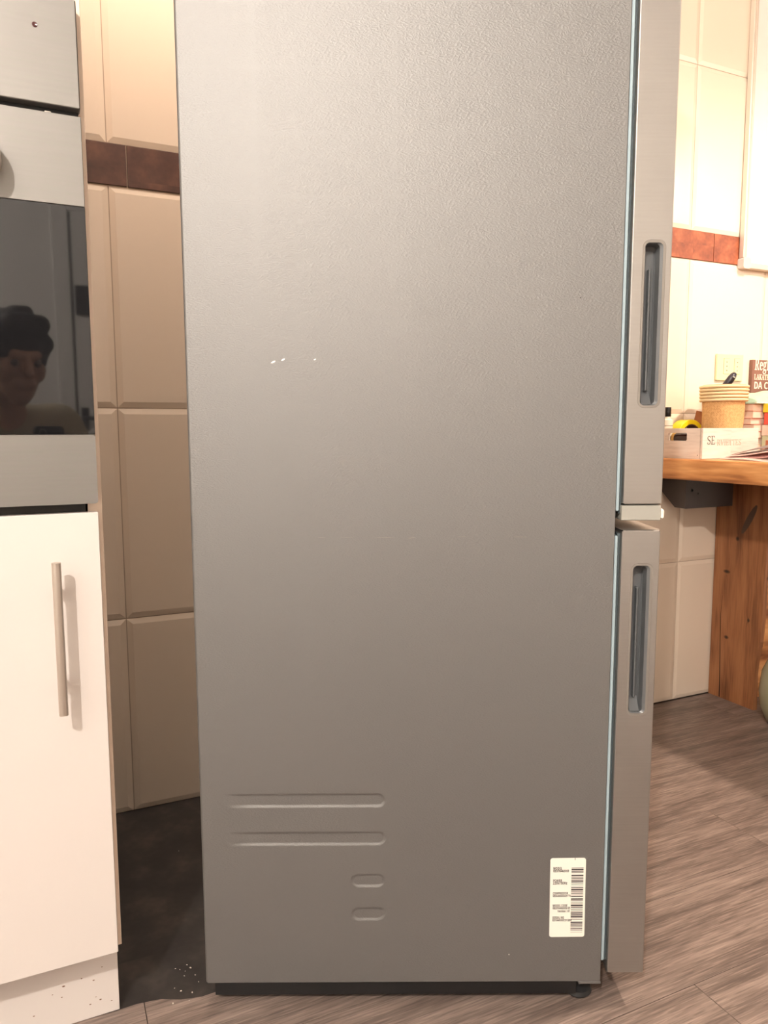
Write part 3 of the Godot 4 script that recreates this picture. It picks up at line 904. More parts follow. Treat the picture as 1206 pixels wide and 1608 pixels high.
func crate_and_contents() -> void:
	var y0 := 0.7702
	var ht := 0.0862
	var xa := 1.655
	var xb := 1.876
	var za := 0.010
	var zb := 0.1835
	var w := texmat(wood_tex(256, 128, Vector3(176, 158, 146), Vector3(224, 208, 196), Vector3(240, 230, 220), 90, 8.0, 0.7), 0.7, 0.0, Vector3(4, 6, 4))
	var c := thing("wooden_crate", "small whitewashed wooden crate with slotted end and dark lettering, on the counter edge", "crate")
	var th := 0.008
	# end board with the slot, facing the fridge
	var st := begin()
	var s0 := 0.058
	var s1 := 0.128
	var h0 := y0 + 0.051
	var h1 := y0 + 0.073
	for x in [xa, xa + th]:
		var nx := Vector3.LEFT if x == xa else Vector3.RIGHT
		var loc := begin()
		add_plate_with_hole(loc, za, y0, zb - th, y0 + ht, s0, h0, s1, h1, 0.004, 0.0, Vector3.BACK)
		# the plate is (z, y): turn it to face along x
		st.append_from(loc.commit(), 0, Transform3D(Basis(Vector3(0, 0, 1), Vector3(0, 1, 0), nx), Vector3(x, 0, 0)))
	var rim := round_rect(s0, h0, s1, h1, 0.004)
	for k in rim.size():
		var a := rim[k]
		var b := rim[(k + 1) % rim.size()]
		var n := (Vector2((s0 + s1) / 2, (h0 + h1) / 2) - (a + b) / 2).normalized()
		quad(st, Vector3(xa, a.y, a.x), Vector3(xa, b.y, b.x), Vector3(xa + th, b.y, b.x), Vector3(xa + th, a.y, a.x), Vector3(0, n.y, n.x))
	for e in [[y0, Vector3.DOWN], [y0 + ht, Vector3.UP]]:
		quad(st, Vector3(xa, e[0], za), Vector3(xa + th, e[0], za), Vector3(xa + th, e[0], zb - th), Vector3(xa, e[0], zb - th), e[1])
	var eb := part("end_board", st.commit(), w, c)
	part("nail", lathe([Vector2(0.0014, 0.0), Vector2(0.0001, 0.0006)], 10, Transform3D(Basis(Vector3.FORWARD, -PI / 2), Vector3.ZERO)), M.ink, eb, Vector3(xa - 0.0002, y0 + 0.011, zb - 0.015))
	part("end_board", box(Vector3(xb - th, y0, za), Vector3(xb, y0 + ht, zb - th), 0.0008), w, c)
	var fb := part("front_board", box(Vector3(xa, y0 + 0.0005, zb - th), Vector3(xb, y0 + ht, zb), 0.001), w, c)
	part("back_board", box(Vector3(xa + th, y0, za), Vector3(xb - th, y0 + ht, za + th), 0.0008), w, c)
	part("base_board", box(Vector3(xa + th, y0, za + th), Vector3(xb - th, y0 + 0.006, zb - th)), w, c)
	lettering("SE", 0.023, mat(Color8(84, 86, 78), 0.7), fb, Vector3(xa + 0.017, y0 + 0.0325, zb + 0.0002), Vector3.ZERO, "Droid Serif", false, "lettering", 0.85)
	lettering("RVIETTES", 0.0155, mat(Color8(168, 160, 140), 0.7), fb, Vector3(xa + 0.055, y0 + 0.0325, zb + 0.0002), Vector3.ZERO, "Droid Serif", false, "lettering", 0.95)

	# burlap pot with a ribbed white rim
	var burlap := texmat(weave_tex(128, Vector3(178, 128, 78), Vector3(220, 174, 118)), 0.9, 0.0, Vector3(7, 19, 1))
	var pot := thing("burlap_pot", "slumped burlap storage pot with ribbed white-edged rim, standing in the crate", "storage pot", Vector3(1.806, y0 + 0.0066, 0.1165))
	var bs := begin()
	var ny := 14
	var na := 48
	var ringp := []
	for i in ny + 1:
		var v := float(i) / ny
		var ring := []
		for k in na:
			var a := TAU * k / na
			var r := lerpf(0.0515, 0.0580, v) + 0.0022 * sin(a * 5.0 + v * 4.0) * sin(PI * v) + 0.0012 * sin(a * 11.0 + 1.0) * sin(PI * v)
			var lean := (1.0 - v) * Vector3(-0.004, 0, 0.0)
			ring.append(Vector3(cos(a) * r, 0.164 * v, sin(a) * r) + lean)
		ringp.append(ring)
	for i in ny:
		for k in na:
			var l := (k + 1) % na
			var pa: Vector3 = ringp[i][k]
			var pb: Vector3 = ringp[i][l]
			var pc: Vector3 = ringp[i + 1][l]
			var pd: Vector3 = ringp[i + 1][k]
			var nA := Vector3(pa.x, 0, pa.z).normalized()
			var nB := Vector3(pb.x, 0, pb.z).normalized()
			var gn := (pb - pa).cross(pd - pa).normalized()
			if gn.dot(nA) < 0.0:
				gn = -gn
			nA = (nA + gn).normalized()
			nB = (nB + gn).normalized()
			var u0 := float(k) / na
			var u1 := float(k + 1) / na
			var v0 := 0.164 * i / ny
			var v1 := 0.164 * (i + 1) / ny
			tri(bs, pa, pb, pc, nA, nB, nB, Vector2(u0, v0), Vector2(u1, v0), Vector2(u1, v1))
			tri(bs, pa, pc, pd, nA, nB, nA, Vector2(u0, v0), Vector2(u1, v1), Vector2(u0, v1))
	for k in na:
		tri(bs, Vector3(-0.006, 0, 0), ringp[0][k], ringp[0][(k + 1) % na], Vector3.DOWN, Vector3.DOWN, Vector3.DOWN)
	part("bag_body", bs.commit(), burlap, pot)
	var rib := mat(Color8(232, 206, 162), 0.8)
	var core := mat(Color8(170, 132, 88), 0.9)
	for k in 5:
		var rr := 0.0615 + 0.0004 * k
		part("rim_cord", lathe(ring_profile(rr, 0.160 + 0.0095 * k, 0.0043, 10), 48), rib, pot)
	part("lining", lathe([Vector2(0.0575, 0.204), Vector2(0.0605, 0.2025), Vector2(0.0605, 0.158), Vector2(0.0575, 0.158), Vector2(0.0575, 0.204)], 48), core, pot)
	# dark pen-like handle sticking out of the pot
	var h := thing("scissor_handle", "black and grey scissor handle sticking up out of the burlap pot", "scissors", Vector3(1.7865, 0.953, 0.1165), 0.0)
	h.rotation = Vector3(deg_to_rad(6), deg_to_rad(-40), deg_to_rad(-33))
	var hs := begin()
	add_lathe(hs, [Vector2(0.0001, -0.045), Vector2(0.008, -0.043), Vector2(0.0095, 0.0), Vector2(0.0108, 0.04), Vector2(0.0105, 0.058), Vector2(0.0088, 0.067), Vector2(0.005, 0.0725), Vector2(0.0001, 0.0745)], 24, Transform3D.IDENTITY, 1.0, 0.55)
	part("grip", hs.commit(), mat(Color8(52, 52, 62), 0.3), h)
	part("finger_loop", tube([Vector3(0.013, 0.0, 0.004), Vector3(0.018, 0.018, 0.004), Vector3(0.014, 0.033, 0.004), Vector3(0.006, 0.031, 0.004)], 0.0042, 0.0042, Vector3.BACK, 14), mat(Color8(70, 70, 74), 0.35), h)
	part("tip", lathe([Vector2(0.0040, 0.0), Vector2(0.0032, 0.0022), Vector2(0.0001, 0.003)], 14), mat(Color8(200, 196, 186), 0.3), h, Vector3(0.0035, 0.060, 0.0055))

	# yellow tape roll standing on its edge
	var tp := thing("tape_roll", "bright yellow adhesive tape roll standing on edge in the crate", "tape", Vector3(1.7435, y0 + 0.0064 + 0.0530, 0.0425))
	tp.rotation = Vector3(PI / 2, 0, 0)
	part("tape", lathe([Vector2(0.039, -0.019), Vector2(0.0515, -0.019), Vector2(0.0525, -0.018), Vector2(0.0525, 0.018), Vector2(0.0515, 0.019), Vector2(0.039, 0.019), Vector2(0.039, -0.019)], 64), mat(Color8(236, 208, 24), 0.35), tp)
	part("cardboard_core", lathe([Vector2(0.0365, -0.0192), Vector2(0.0392, -0.0192), Vector2(0.0392, 0.0192), Vector2(0.0365, 0.0192), Vector2(0.0365, -0.0192)], 48), mat(Color8(96, 66, 44), 0.8), tp)
	# small white bottle with a black cap
	var bt := thing("small_bottle", "small white bottle with black cap at the back corner of the crate", "bottle", Vector3(1.6725, y0 + 0.0066, 0.0365))
	part("bottle_body", lathe([Vector2(0.0001, 0.0), Vector2(0.0145, 0.0), Vector2(0.0155, 0.003), Vector2(0.0155, 0.098), Vector2(0.0148, 0.104), Vector2(0.009, 0.108), Vector2(0.009, 0.114)], 32), mat(Color8(236, 228, 210), 0.4), bt)
	part("cap", lathe([Vector2(0.0088, 0.1135), Vector2(0.0095, 0.1145), Vector2(0.0095, 0.140), Vector2(0.0085, 0.1415), Vector2(0.0001, 0.1415)], 28), M.black, bt)
	part("printed_band", lathe([Vector2(0.01552, 0.086), Vector2(0.01565, 0.0862), Vector2(0.01565, 0.0878), Vector2(0.01552, 0.088)], 32), mat(Color8(150, 136, 112), 0.6), bt)
	# piece of brown cardboard
	var cb := tag(part("cardboard_flap", box(Vector3(-0.019, -0.055, -0.0015), Vector3(0.019, 0.055, 0.0015), 0.0004), mat(Color8(164, 104, 62), 0.85), self, Vector3(1.806, 0.8525, 0.0285), Vector3(deg_to_rad(-4), deg_to_rad(-20), deg_to_rad(-14))), "scrap of brown cardboard poking up behind the yellow tape roll", "cardboard")
	# dark bottle lying behind the slot
	var db := thing("dark_bottle", "dark brown bottle with yellow band lying inside the crate, seen through the slot", "bottle", Vector3(1.6835, y0 + 0.0066 + 0.0505, 0.106))
	db.rotation = Vector3(PI / 2, 0, 0)
	part("bottle_glass", lathe([Vector2(0.0001, -0.04), Vector2(0.0165, -0.04), Vector2(0.0175, -0.037), Vector2(0.0175, 0.026), Vector2(0.015, 0.032)], 28), mat(Color8(44, 24, 20), 0.15), db, Vector3(0, -0.008, 0))
	part("neck_band", lathe([Vector2(0.0170, -0.0405), Vector2(0.0181, -0.040), Vector2(0.0181, -0.030), Vector2(0.0170, -0.0295)], 28), mat(Color8(214, 168, 92), 0.5), db, Vector3(0, -0.008, 0))

func ring_profile(R: float, y: float, r: float, n: int) -> Array:
	var out := []
	for k in n + 1:
		var a := -TAU * k / n
		out.append(Vector2(R + cos(a) * r, y - sin(a) * r))
	return out

func wall_things() -> void:
	# double socket plate
	var so := thing("socket_plate", "cream double wall socket plate on the tiles above the crate", "socket", Vector3(1.8965, 1.0035, 0.0))
	var cream := mat(Color8(236, 222, 176), 0.35)
	part("plate", box(Vector3(0, 0, 0), Vector3(0.115, 0.082, 0.0085), 0.0025), cream, so)
	for x in [0.0285, 0.0745]:
		var m := part("socket_insert", box(Vector3(x, 0.021, 0.0085), Vector3(x + 0.024, 0.068, 0.0098), 0.0006), cream, so)
		var fr := begin()
		add_box(fr, Vector3(x - 0.0009, 0.0201, 0.0083), Vector3(x + 0.0249, 0.0689, 0.0087))
		part("insert_joint", fr.commit(), mat(Color8(128, 112, 84), 0.7), so)
		for k in 3:
			part("pin_hole", lathe([Vector2(0.0021, 0.0), Vector2(0.0014, 0.0003), Vector2(0.0001, -0.0003)], 12, Transform3D(Basis(Vector3.RIGHT, PI / 2), Vector3.ZERO)), M.ink, m, Vector3(x + 0.012, 0.0315 + 0.0128 * k, 0.0099))
	# whiteboard
	var wb := thing("whiteboard", "white wall board with aluminium frame and grey plastic corner, above the counter", "whiteboard", Vector3(1.975, 1.346, 0.0))
	var W := 0.90
	var H := 0.92
	part("panel", box(Vector3(0.010, 0.010, 0.003), Vector3(W - 0.010, H - 0.010, 0.014)), mat(Color8(240, 236, 230), 0.2), wb)
	var alu := mat(Color8(216, 204, 190), 0.35, 0.35)
	for q in [[0.0, 0.03, 0.018, H - 0.03], [W - 0.018, 0.03, W, H - 0.03], [0.03, 0.0, W - 0.03, 0.018], [0.03, H - 0.018, W - 0.03, H]]:
		var fs := begin()
		add_box(fs, Vector3(q[0], q[1], 0.001), Vector3(q[2], q[3], 0.020), 0.003)
		if q[2] - q[0] < 0.05:
			add_box(fs, Vector3(q[0] + 0.007, q[1], 0.0195), Vector3(q[0] + 0.0095, q[3], 0.0225), 0.0006)
		part("frame_strip", fs.commit(), alu, wb)
	for p in [Vector2(0, 0), Vector2(W - 0.03, 0), Vector2(0, H - 0.03), Vector2(W - 0.03, H - 0.03)]:
		var hgt := 0.046 if p.y == 0.0 else 0.03
		var yy: float = p.y if p.y == 0.0 else H - 0.03
		part("corner_cap", prism(round_rect(p.x - (0.0015 if p.x == 0 else 0.0), yy - (0.0015 if p.y == 0 else 0.0), p.x + 0.0315, yy + hgt * 0.7, 0.009), 0.0005, 0.0225), mat(Color8(212, 200, 192), 0.4), wb)
	# wooden sign
	var sg := thing("wall_sign", "brown wall sign with white lettering at the right edge above the stack", "sign", Vector3(2.046, 0.945, 0.001))
	part("board", box(Vector3(0, 0, 0), Vector3(0.19, 0.127, 0.012), 0.001), texmat(mottle_tex(128, Vector3(110, 74, 62), Vector3(126, 86, 72), Vector3(142, 100, 84), 0.03, 61), 0.6), sg)
	var wt := mat(Color8(244, 228, 206), 0.7)
	lettering("Regl", 0.034, wt, sg, Vector3(0.010, 0.083, 0.0121), Vector3.ZERO, "Droid Serif", true, "lettering", 0.62)
	lettering("LAKATE", 0.0165, wt, sg, Vector3(0.010, 0.0590, 0.0121), Vector3.ZERO, "Droid Serif", true, "lettering", 0.7)
	lettering("DA C", 0.022, wt, sg, Vector3(0.010, 0.0285, 0.0121), Vector3.ZERO, "Droid Sans", true, "lettering", 0.95)
	part("round_mark", lathe([Vector2(0.013, 0.0), Vector2(0.013, 0.0003), Vector2(0.010, 0.0003), Vector2(0.010, 0.0)], 24, Transform3D(Basis(Vector3.RIGHT, PI / 2), Vector3.ZERO)), wt, sg, Vector3(0.023, 0.006, 0.0121))

func counter_clutter() -> void:
	# pile of booklets to the right of the crate
	var y := 0.7702
	var kinds := [[0.012, Color8(226, 208, 196), "white paperback at the bottom of the pile right of the crate", "paperback_book"], [0.013, Color8(204, 214, 190), "pale green paperback, second from the bottom of the pile", "paperback_book"], [0.010, Color8(232, 214, 202), "white paperback, third from the bottom of the pile", "paperback_book"], [0.012, Color8(214, 150, 134), "pinkish booklet just above the paperbacks in the pile", "booklet"], [0.013, Color8(222, 164, 146), "pinkish booklet, second above the paperbacks in the pile", "booklet"], [0.011, Color8(208, 146, 126), "pinkish booklet, third above the paperbacks in the pile", "booklet"], [0.013, Color8(226, 170, 148), "pinkish booklet, fourth above the paperbacks, under the top one", "booklet"], [0.012, Color8(216, 156, 136), "topmost pinkish booklet of the pile, below the pale green pouch", "booklet"]]
	for i in kinds.size():
		var k: Array = kinds[i]
		var t := thing(k[3], k[2], "book", Vector3(1.985, y, 0.080), deg_to_rad(rng.randf_range(-3.0, 3.0)), "pile of books and booklets")
		var w := 0.165
		var d := 0.118
		var th: float = k[0] * 1.63
		var cov := mat(k[1], 0.6)
		part("cover", box(Vector3(-w / 2, 0, -d / 2), Vector3(w / 2, 0.0012, d / 2), 0.0003), cov, t)
		part("cover", box(Vector3(-w / 2, th - 0.0014, -d / 2), Vector3(w / 2, th - 0.0002, d / 2), 0.0003), cov, t)
		part("page_block", box(Vector3(-w / 2 + 0.002, 0.0012, -d / 2 + 0.002), Vector3(w / 2 - 0.002, th - 0.0014, d / 2 - 0.002)), mat(Color8(232, 206, 186), 0.8), t)
		y += th
	# yellow and red cartons in front of the pile
	var rd := thing("red_carton", "small red carton on white pads under the yellow carton, right frame edge", "carton", Vector3(1.975, 0.8660, 0.1750))
	part("carton_body", box(Vector3(-0.032, 0, -0.03), Vector3(0.09, 0.036, 0.03), 0.001), mat(Color8(222, 92, 76), 0.5), rd)
	part("flap", box(Vector3(-0.032, 0.0335, 0.0302), Vector3(0.09, 0.0355, 0.0308)), mat(Color8(196, 70, 60), 0.5), rd)
	var ye := thing("yellow_carton", "yellow carton with faint print lying on top of the red carton", "carton", Vector3(1.975, 0.9023, 0.1750))
	part("carton_body", box(Vector3(-0.038, 0, -0.03), Vector3(0.09, 0.0245, 0.03), 0.001), mat(Color8(238, 214, 60), 0.45), ye)
	for k in 2:
		part("print_line", box(Vector3(-0.026, 0.008 + 0.007 * k, 0.0300), Vector3(0.05, 0.0095 + 0.007 * k, 0.0303)), mat(Color8(206, 178, 50), 0.5), ye)
	var pads := thing("paper_pad", "stack of white paper pads under the red carton at the frame edge", "paper pad", Vector3(1.975, 0.7702, 0.1750))
	for k in 3:
		part("pad", box(Vector3(-0.032 - 0.002 * k, 0.0002 + 0.0318 * k, -0.032), Vector3(0.09, 0.0315 + 0.0318 * k, 0.032), 0.0008), mat([Color8(216, 176, 158), Color8(206, 212, 178), Color8(236, 216, 200)][k], 0.8), pads)
	# pale green pouch on top: a soft pillow with a scalloped seam
	var gp := thing("green_pouch", "pale green fabric pouch with scalloped hem lying on top of the booklets", "pouch", Vector3(1.990, y + 0.0005, 0.085))
	var st := begin()
	var nx := 22
	var nz := 14
	var P := []
	for i in nx + 1:
		var row := []
		for k in nz + 1:
			var u := -1.0 + 2.0 * i / nx
			var v := -1.0 + 2.0 * k / nz
			var h := 0.034 * pow(maxf(0.0, 1.0 - pow(absf(u), 3.0)), 0.6) * pow(maxf(0.0, 1.0 - pow(absf(v), 3.0)), 0.6)
			h *= 1.0 + 0.10 * sin(u * 5.0 + v * 3.0) + 0.05 * sin(u * 11.0)
			row.append(Vector3(u * 0.085, 0.004 + h, v * 0.062))
		P.append(row)
	for i in nx:
		for k in nz:
			var n: Vector3 = (P[i][k + 1] - P[i][k]).cross(P[i + 1][k] - P[i][k]).normalized()
			if n.y < 0:
				n = -n
			quad(st, P[i][k], P[i + 1][k], P[i + 1][k + 1], P[i][k + 1], n)
	add_box(st, Vector3(-0.085, 0, -0.062), Vector3(0.085, 0.0045, 0.062), 0.001)
	part("pouch_body", st.commit(), mat(Color8(160, 188, 166), 0.85), gp)
	var hem := begin()
	for k in 12:
		add_lathe(hem, [Vector2(0.0001, 0.0045), Vector2(0.0075, 0.004), Vector2(0.0075, 0.0005), Vector2(0.0001, 0.0)], 12, Transform3D(Basis.IDENTITY, Vector3(-0.08 + 0.0145 * k, 0.001, 0.062)))
	part("scalloped_hem", hem.commit(), mat(Color8(226, 230, 212), 0.85), gp)
	# folded leaflets lying on the counter edge in front of the crate
	var lf := thing("folded_leaflets", "fanned grey and pink folded leaflets lying on the counter in front of the crate", "leaflet", Vector3(1.70, 0.7702, 0.30))
	var cols := [Color8(208, 186, 176), Color8(196, 150, 146), Color8(216, 176, 168), Color8(150, 134, 130), Color8(120, 108, 106)]
	for k in 5:
		var s := begin()
		var last := []
		for i in 13:
			var u := float(i) / 12.0
			var start := Vector3(0.004 + 0.004 * k, 0.002 + 0.003 * k, -0.098 + 0.012 * ((k * 3) % 5))
			var stop := Vector3(-0.054 + 0.010 * k, 0.004 + 0.0120 * k, 0.130)
			var a := start.lerp(stop, u) + Vector3(0, 0.004 * sin(u * 6.0 + k * 1.7) * u, 0)
			var b := a + Vector3(0.040 + 0.02 * u, 0.008 + 0.014 * u, 0.012)
			if i > 0:
				var dn := Vector3(0, 0.0012, 0)
				quad(s, last[0], a, b, last[1], Vector3(-0.4, 0.9, 0).normalized())
				quad(s, last[0] - dn, a - dn, b - dn, last[1] - dn, Vector3.DOWN)
				quad(s, last[0], a, a - dn, last[0] - dn, Vector3.LEFT)
				quad(s, last[1], b, b - dn, last[1] - dn, Vector3.RIGHT)
			last = [a, b]
		part("leaflet", s.commit(), mat(cols[k], 0.35), lf)
	# orange-brown box at the frame edge
	var ob := thing("brown_carton", "small orange-brown carton at the right frame edge beside the leaflets", "carton", Vector3(1.880, 0.7702, 0.262), deg_to_rad(8))
	part("carton_body", box(Vector3(-0.04, 0.0, -0.03), Vector3(0.08, 0.052, 0.03), 0.001), mat(Color8(176, 108, 78), 0.6), ob)
	part("label_panel", box(Vector3(-0.0405, 0.010, -0.02), Vector3(-0.0398, 0.026, 0.02)), mat(Color8(220, 170, 134), 0.6), ob)
	# round pot on the floor behind the leg
	var bn := thing("floor_pot", "rounded glossy grey-green pot on the floor behind the wooden slab leg", "pot", Vector3(1.938, 0.0, 0.305))
	part("pot_body", lathe([Vector2(0.0001, 0.0), Vector2(0.066, 0.0), Vector2(0.082, 0.012), Vector2(0.096, 0.05), Vector2(0.100, 0.095), Vector2(0.094, 0.150), Vector2(0.078, 0.190), Vector2(0.066, 0.206), Vector2(0.068, 0.212), Vector2(0.062, 0.214), Vector2(0.060, 0.204), Vector2(0.074, 0.184), Vector2(0.090, 0.14), Vector2(0.092, 0.09), Vector2(0.085, 0.03), Vector2(0.0001, 0.02)], 48), mat(Color8(150, 145, 118), 0.15), bn)
	# old dark grime where the fridge used to stand
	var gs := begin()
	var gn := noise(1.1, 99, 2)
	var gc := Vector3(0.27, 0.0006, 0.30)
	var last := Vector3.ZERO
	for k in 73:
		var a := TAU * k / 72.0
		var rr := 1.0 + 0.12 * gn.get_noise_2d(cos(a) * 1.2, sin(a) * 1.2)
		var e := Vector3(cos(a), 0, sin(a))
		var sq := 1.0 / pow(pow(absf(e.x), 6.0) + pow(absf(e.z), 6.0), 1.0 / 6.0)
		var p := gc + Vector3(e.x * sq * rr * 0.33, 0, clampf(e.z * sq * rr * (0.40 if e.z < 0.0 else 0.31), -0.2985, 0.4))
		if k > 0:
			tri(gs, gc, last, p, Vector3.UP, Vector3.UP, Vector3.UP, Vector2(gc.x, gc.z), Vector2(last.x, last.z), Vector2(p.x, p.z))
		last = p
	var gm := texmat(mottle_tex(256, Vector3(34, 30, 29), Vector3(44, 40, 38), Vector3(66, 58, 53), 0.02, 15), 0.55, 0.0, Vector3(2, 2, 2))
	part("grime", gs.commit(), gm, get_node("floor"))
	# crumbs and fluff on the floor by the fridge
	var cs := begin()
	var spots := [Vector2(0.156, 0.553), Vector2(0.150, 0.548), Vector2(0.163, 0.560), Vector2(0.168, 0.547), Vector2(0.160, 0.570), Vector2(0.172, 0.556), Vector2(0.176, 0.575), Vector2(0.150, 0.600), Vector2(0.142, 0.590), Vector2(0.158, 0.625), Vector2(0.165, 0.610), Vector2(0.21, 0.21), Vector2(0.178, 0.592), Vector2(0.135, 0.62)]
	for p in spots:
		var r := rng.randf_range(0.0005, 0.0015)
		add_lathe(cs, [Vector2(0.0001, 0.0), Vector2(r, 0.0003), Vector2(r * 0.7, r * 0.8), Vector2(0.0001, r)], 7, Transform3D(Basis(Vector3.UP, rng.randf() * 6.0), Vector3(p.x, 0.0002, p.y)), 1.4, 0.8)
	var dust := part("floor_crumbs", cs.commit(), mat(Color8(214, 206, 192), 0.8), self)
	tag(dust, "scattered pale crumbs and dust on the dark floor beside the fridge", "crumbs")
	dust.set_meta("kind", "stuff")

# ---------------------------------------------------------------- the photographer (mirrored in the oven glass)
# bones: [a, b, radius a, radius b]; smooth union meshed with surface nets
func body_mesh(st: SurfaceTool, bones: Array, cell: float, k: float, xf := Transform3D.IDENTITY) -> void:
	var lo := Vector3.ONE * 1e9
	var hi := Vector3.ONE * -1e9
	for b in bones:
		var r: float = maxf(b[2], b[3]) + k + cell * 2.0
		for e in 2:
			lo = lo.min(b[e] - Vector3.ONE * r)
			hi = hi.max(b[e] + Vector3.ONE * r)
	var nx := int((hi.x - lo.x) / cell) + 2
	var ny := int((hi.y - lo.y) / cell) + 2
	var nz := int((hi.z - lo.z) / cell) + 2
	var F := PackedFloat32Array()
	F.resize(nx * ny * nz)
	F.fill(1.0)
	for b in bones:
		var a: Vector3 = b[0]
		var ab: Vector3 = b[1] - a
		var ll := maxf(ab.length_squared(), 1e-9)
		var r: float = maxf(b[2], b[3]) + k + cell * 2.0
		var p0 := ((a.min(b[1]) - Vector3.ONE * r - lo) / cell).floor()
		var p1 := ((a.max(b[1]) + Vector3.ONE * r - lo) / cell).ceil()
		for z in range(maxi(int(p0.z), 0), mini(int(p1.z), nz - 1) + 1):
			for y in range(maxi(int(p0.y), 0), mini(int(p1.y), ny - 1) + 1):
				var row := (z * ny + y) * nx
				for x in range(maxi(int(p0.x), 0), mini(int(p1.x), nx - 1) + 1):
					var p := lo + Vector3(x, y, z) * cell - a
					var t := clampf(p.dot(ab) / ll, 0.0, 1.0)
					var d: float = (p - ab * t).length() - lerpf(b[2], b[3], t)
					var f := F[row + x]
					var h := maxf(k - absf(f - d), 0.0) / k
					F[row + x] = minf(f, d) - h * h * k * 0.25
	var idx := {}
	var V := PackedVector3Array()
	var N := PackedVector3Array()
	var off := [0, 1, nx, nx + 1, nx * ny, nx * ny + 1, nx * ny + nx, nx * ny + nx + 1]
	for z in nz - 1:
		for y in ny - 1:
			for x in nx - 1:
				var i := (z * ny + y) * nx + x
				if F[i] > cell * 3.0:
					continue
				var m := 0
				for c in 8:
					if F[i + off[c]] < 0.0:
						m += 1
				if m == 0 or m == 8:
					continue
				var sum := Vector3.ZERO
				var cnt := 0
				for e in [[0, 1], [2, 3], [4, 5], [6, 7], [0, 2], [1, 3], [4, 6], [5, 7], [0, 4], [1, 5], [2, 6], [3, 7]]:
					var fa := F[i + off[e[0]]]
					var fb := F[i + off[e[1]]]
					if (fa < 0.0) != (fb < 0.0):
						var t := fa / (fa - fb)
						var ca := Vector3(e[0] & 1, (e[0] >> 1) & 1, e[0] >> 2)
						var cb := Vector3(e[1] & 1, (e[1] >> 1) & 1, e[1] >> 2)
						sum += ca.lerp(cb, t)
						cnt += 1
				idx[i] = V.size()
				V.append(lo + (Vector3(x, y, z) + sum / cnt) * cell)
				var g := Vector3(F[i + 1] + F[i + off[3]] + F[i + off[5]] + F[i + off[7]] - F[i] - F[i + off[2]] - F[i + off[4]] - F[i + off[6]], F[i + off[2]] + F[i + off[3]] + F[i + off[6]] + F[i + off[7]] - F[i] - F[i + 1] - F[i + off[4]] - F[i + off[5]], F[i + off[4]] + F[i + off[5]] + F[i + off[6]] + F[i + off[7]] - F[i] - F[i + 1] - F[i + off[2]] - F[i + off[3]])
				N.append(g.normalized())
	var step := [1, nx, nx * ny]
	for i in idx:
		for ax in 3:
			var j: int = i + step[ax]
			if (F[i] < 0.0) == (F[j] < 0.0):
				continue
			var s1: int = step[(ax + 1) % 3]
			var s2: int = step[(ax + 2) % 3]
			if not (idx.has(i - s1) and idx.has(i - s2) and idx.has(i - s1 - s2)):
				continue
			var q := [idx[i], idx[i - s1], idx[i - s1 - s2], idx[i - s2]]
			quads(st, xf * V[q[0]], xf * V[q[1]], xf * V[q[2]], xf * V[q[3]], xf.basis * N[q[0]], xf.basis * N[q[1]], xf.basis * N[q[2]], xf.basis * N[q[3]])

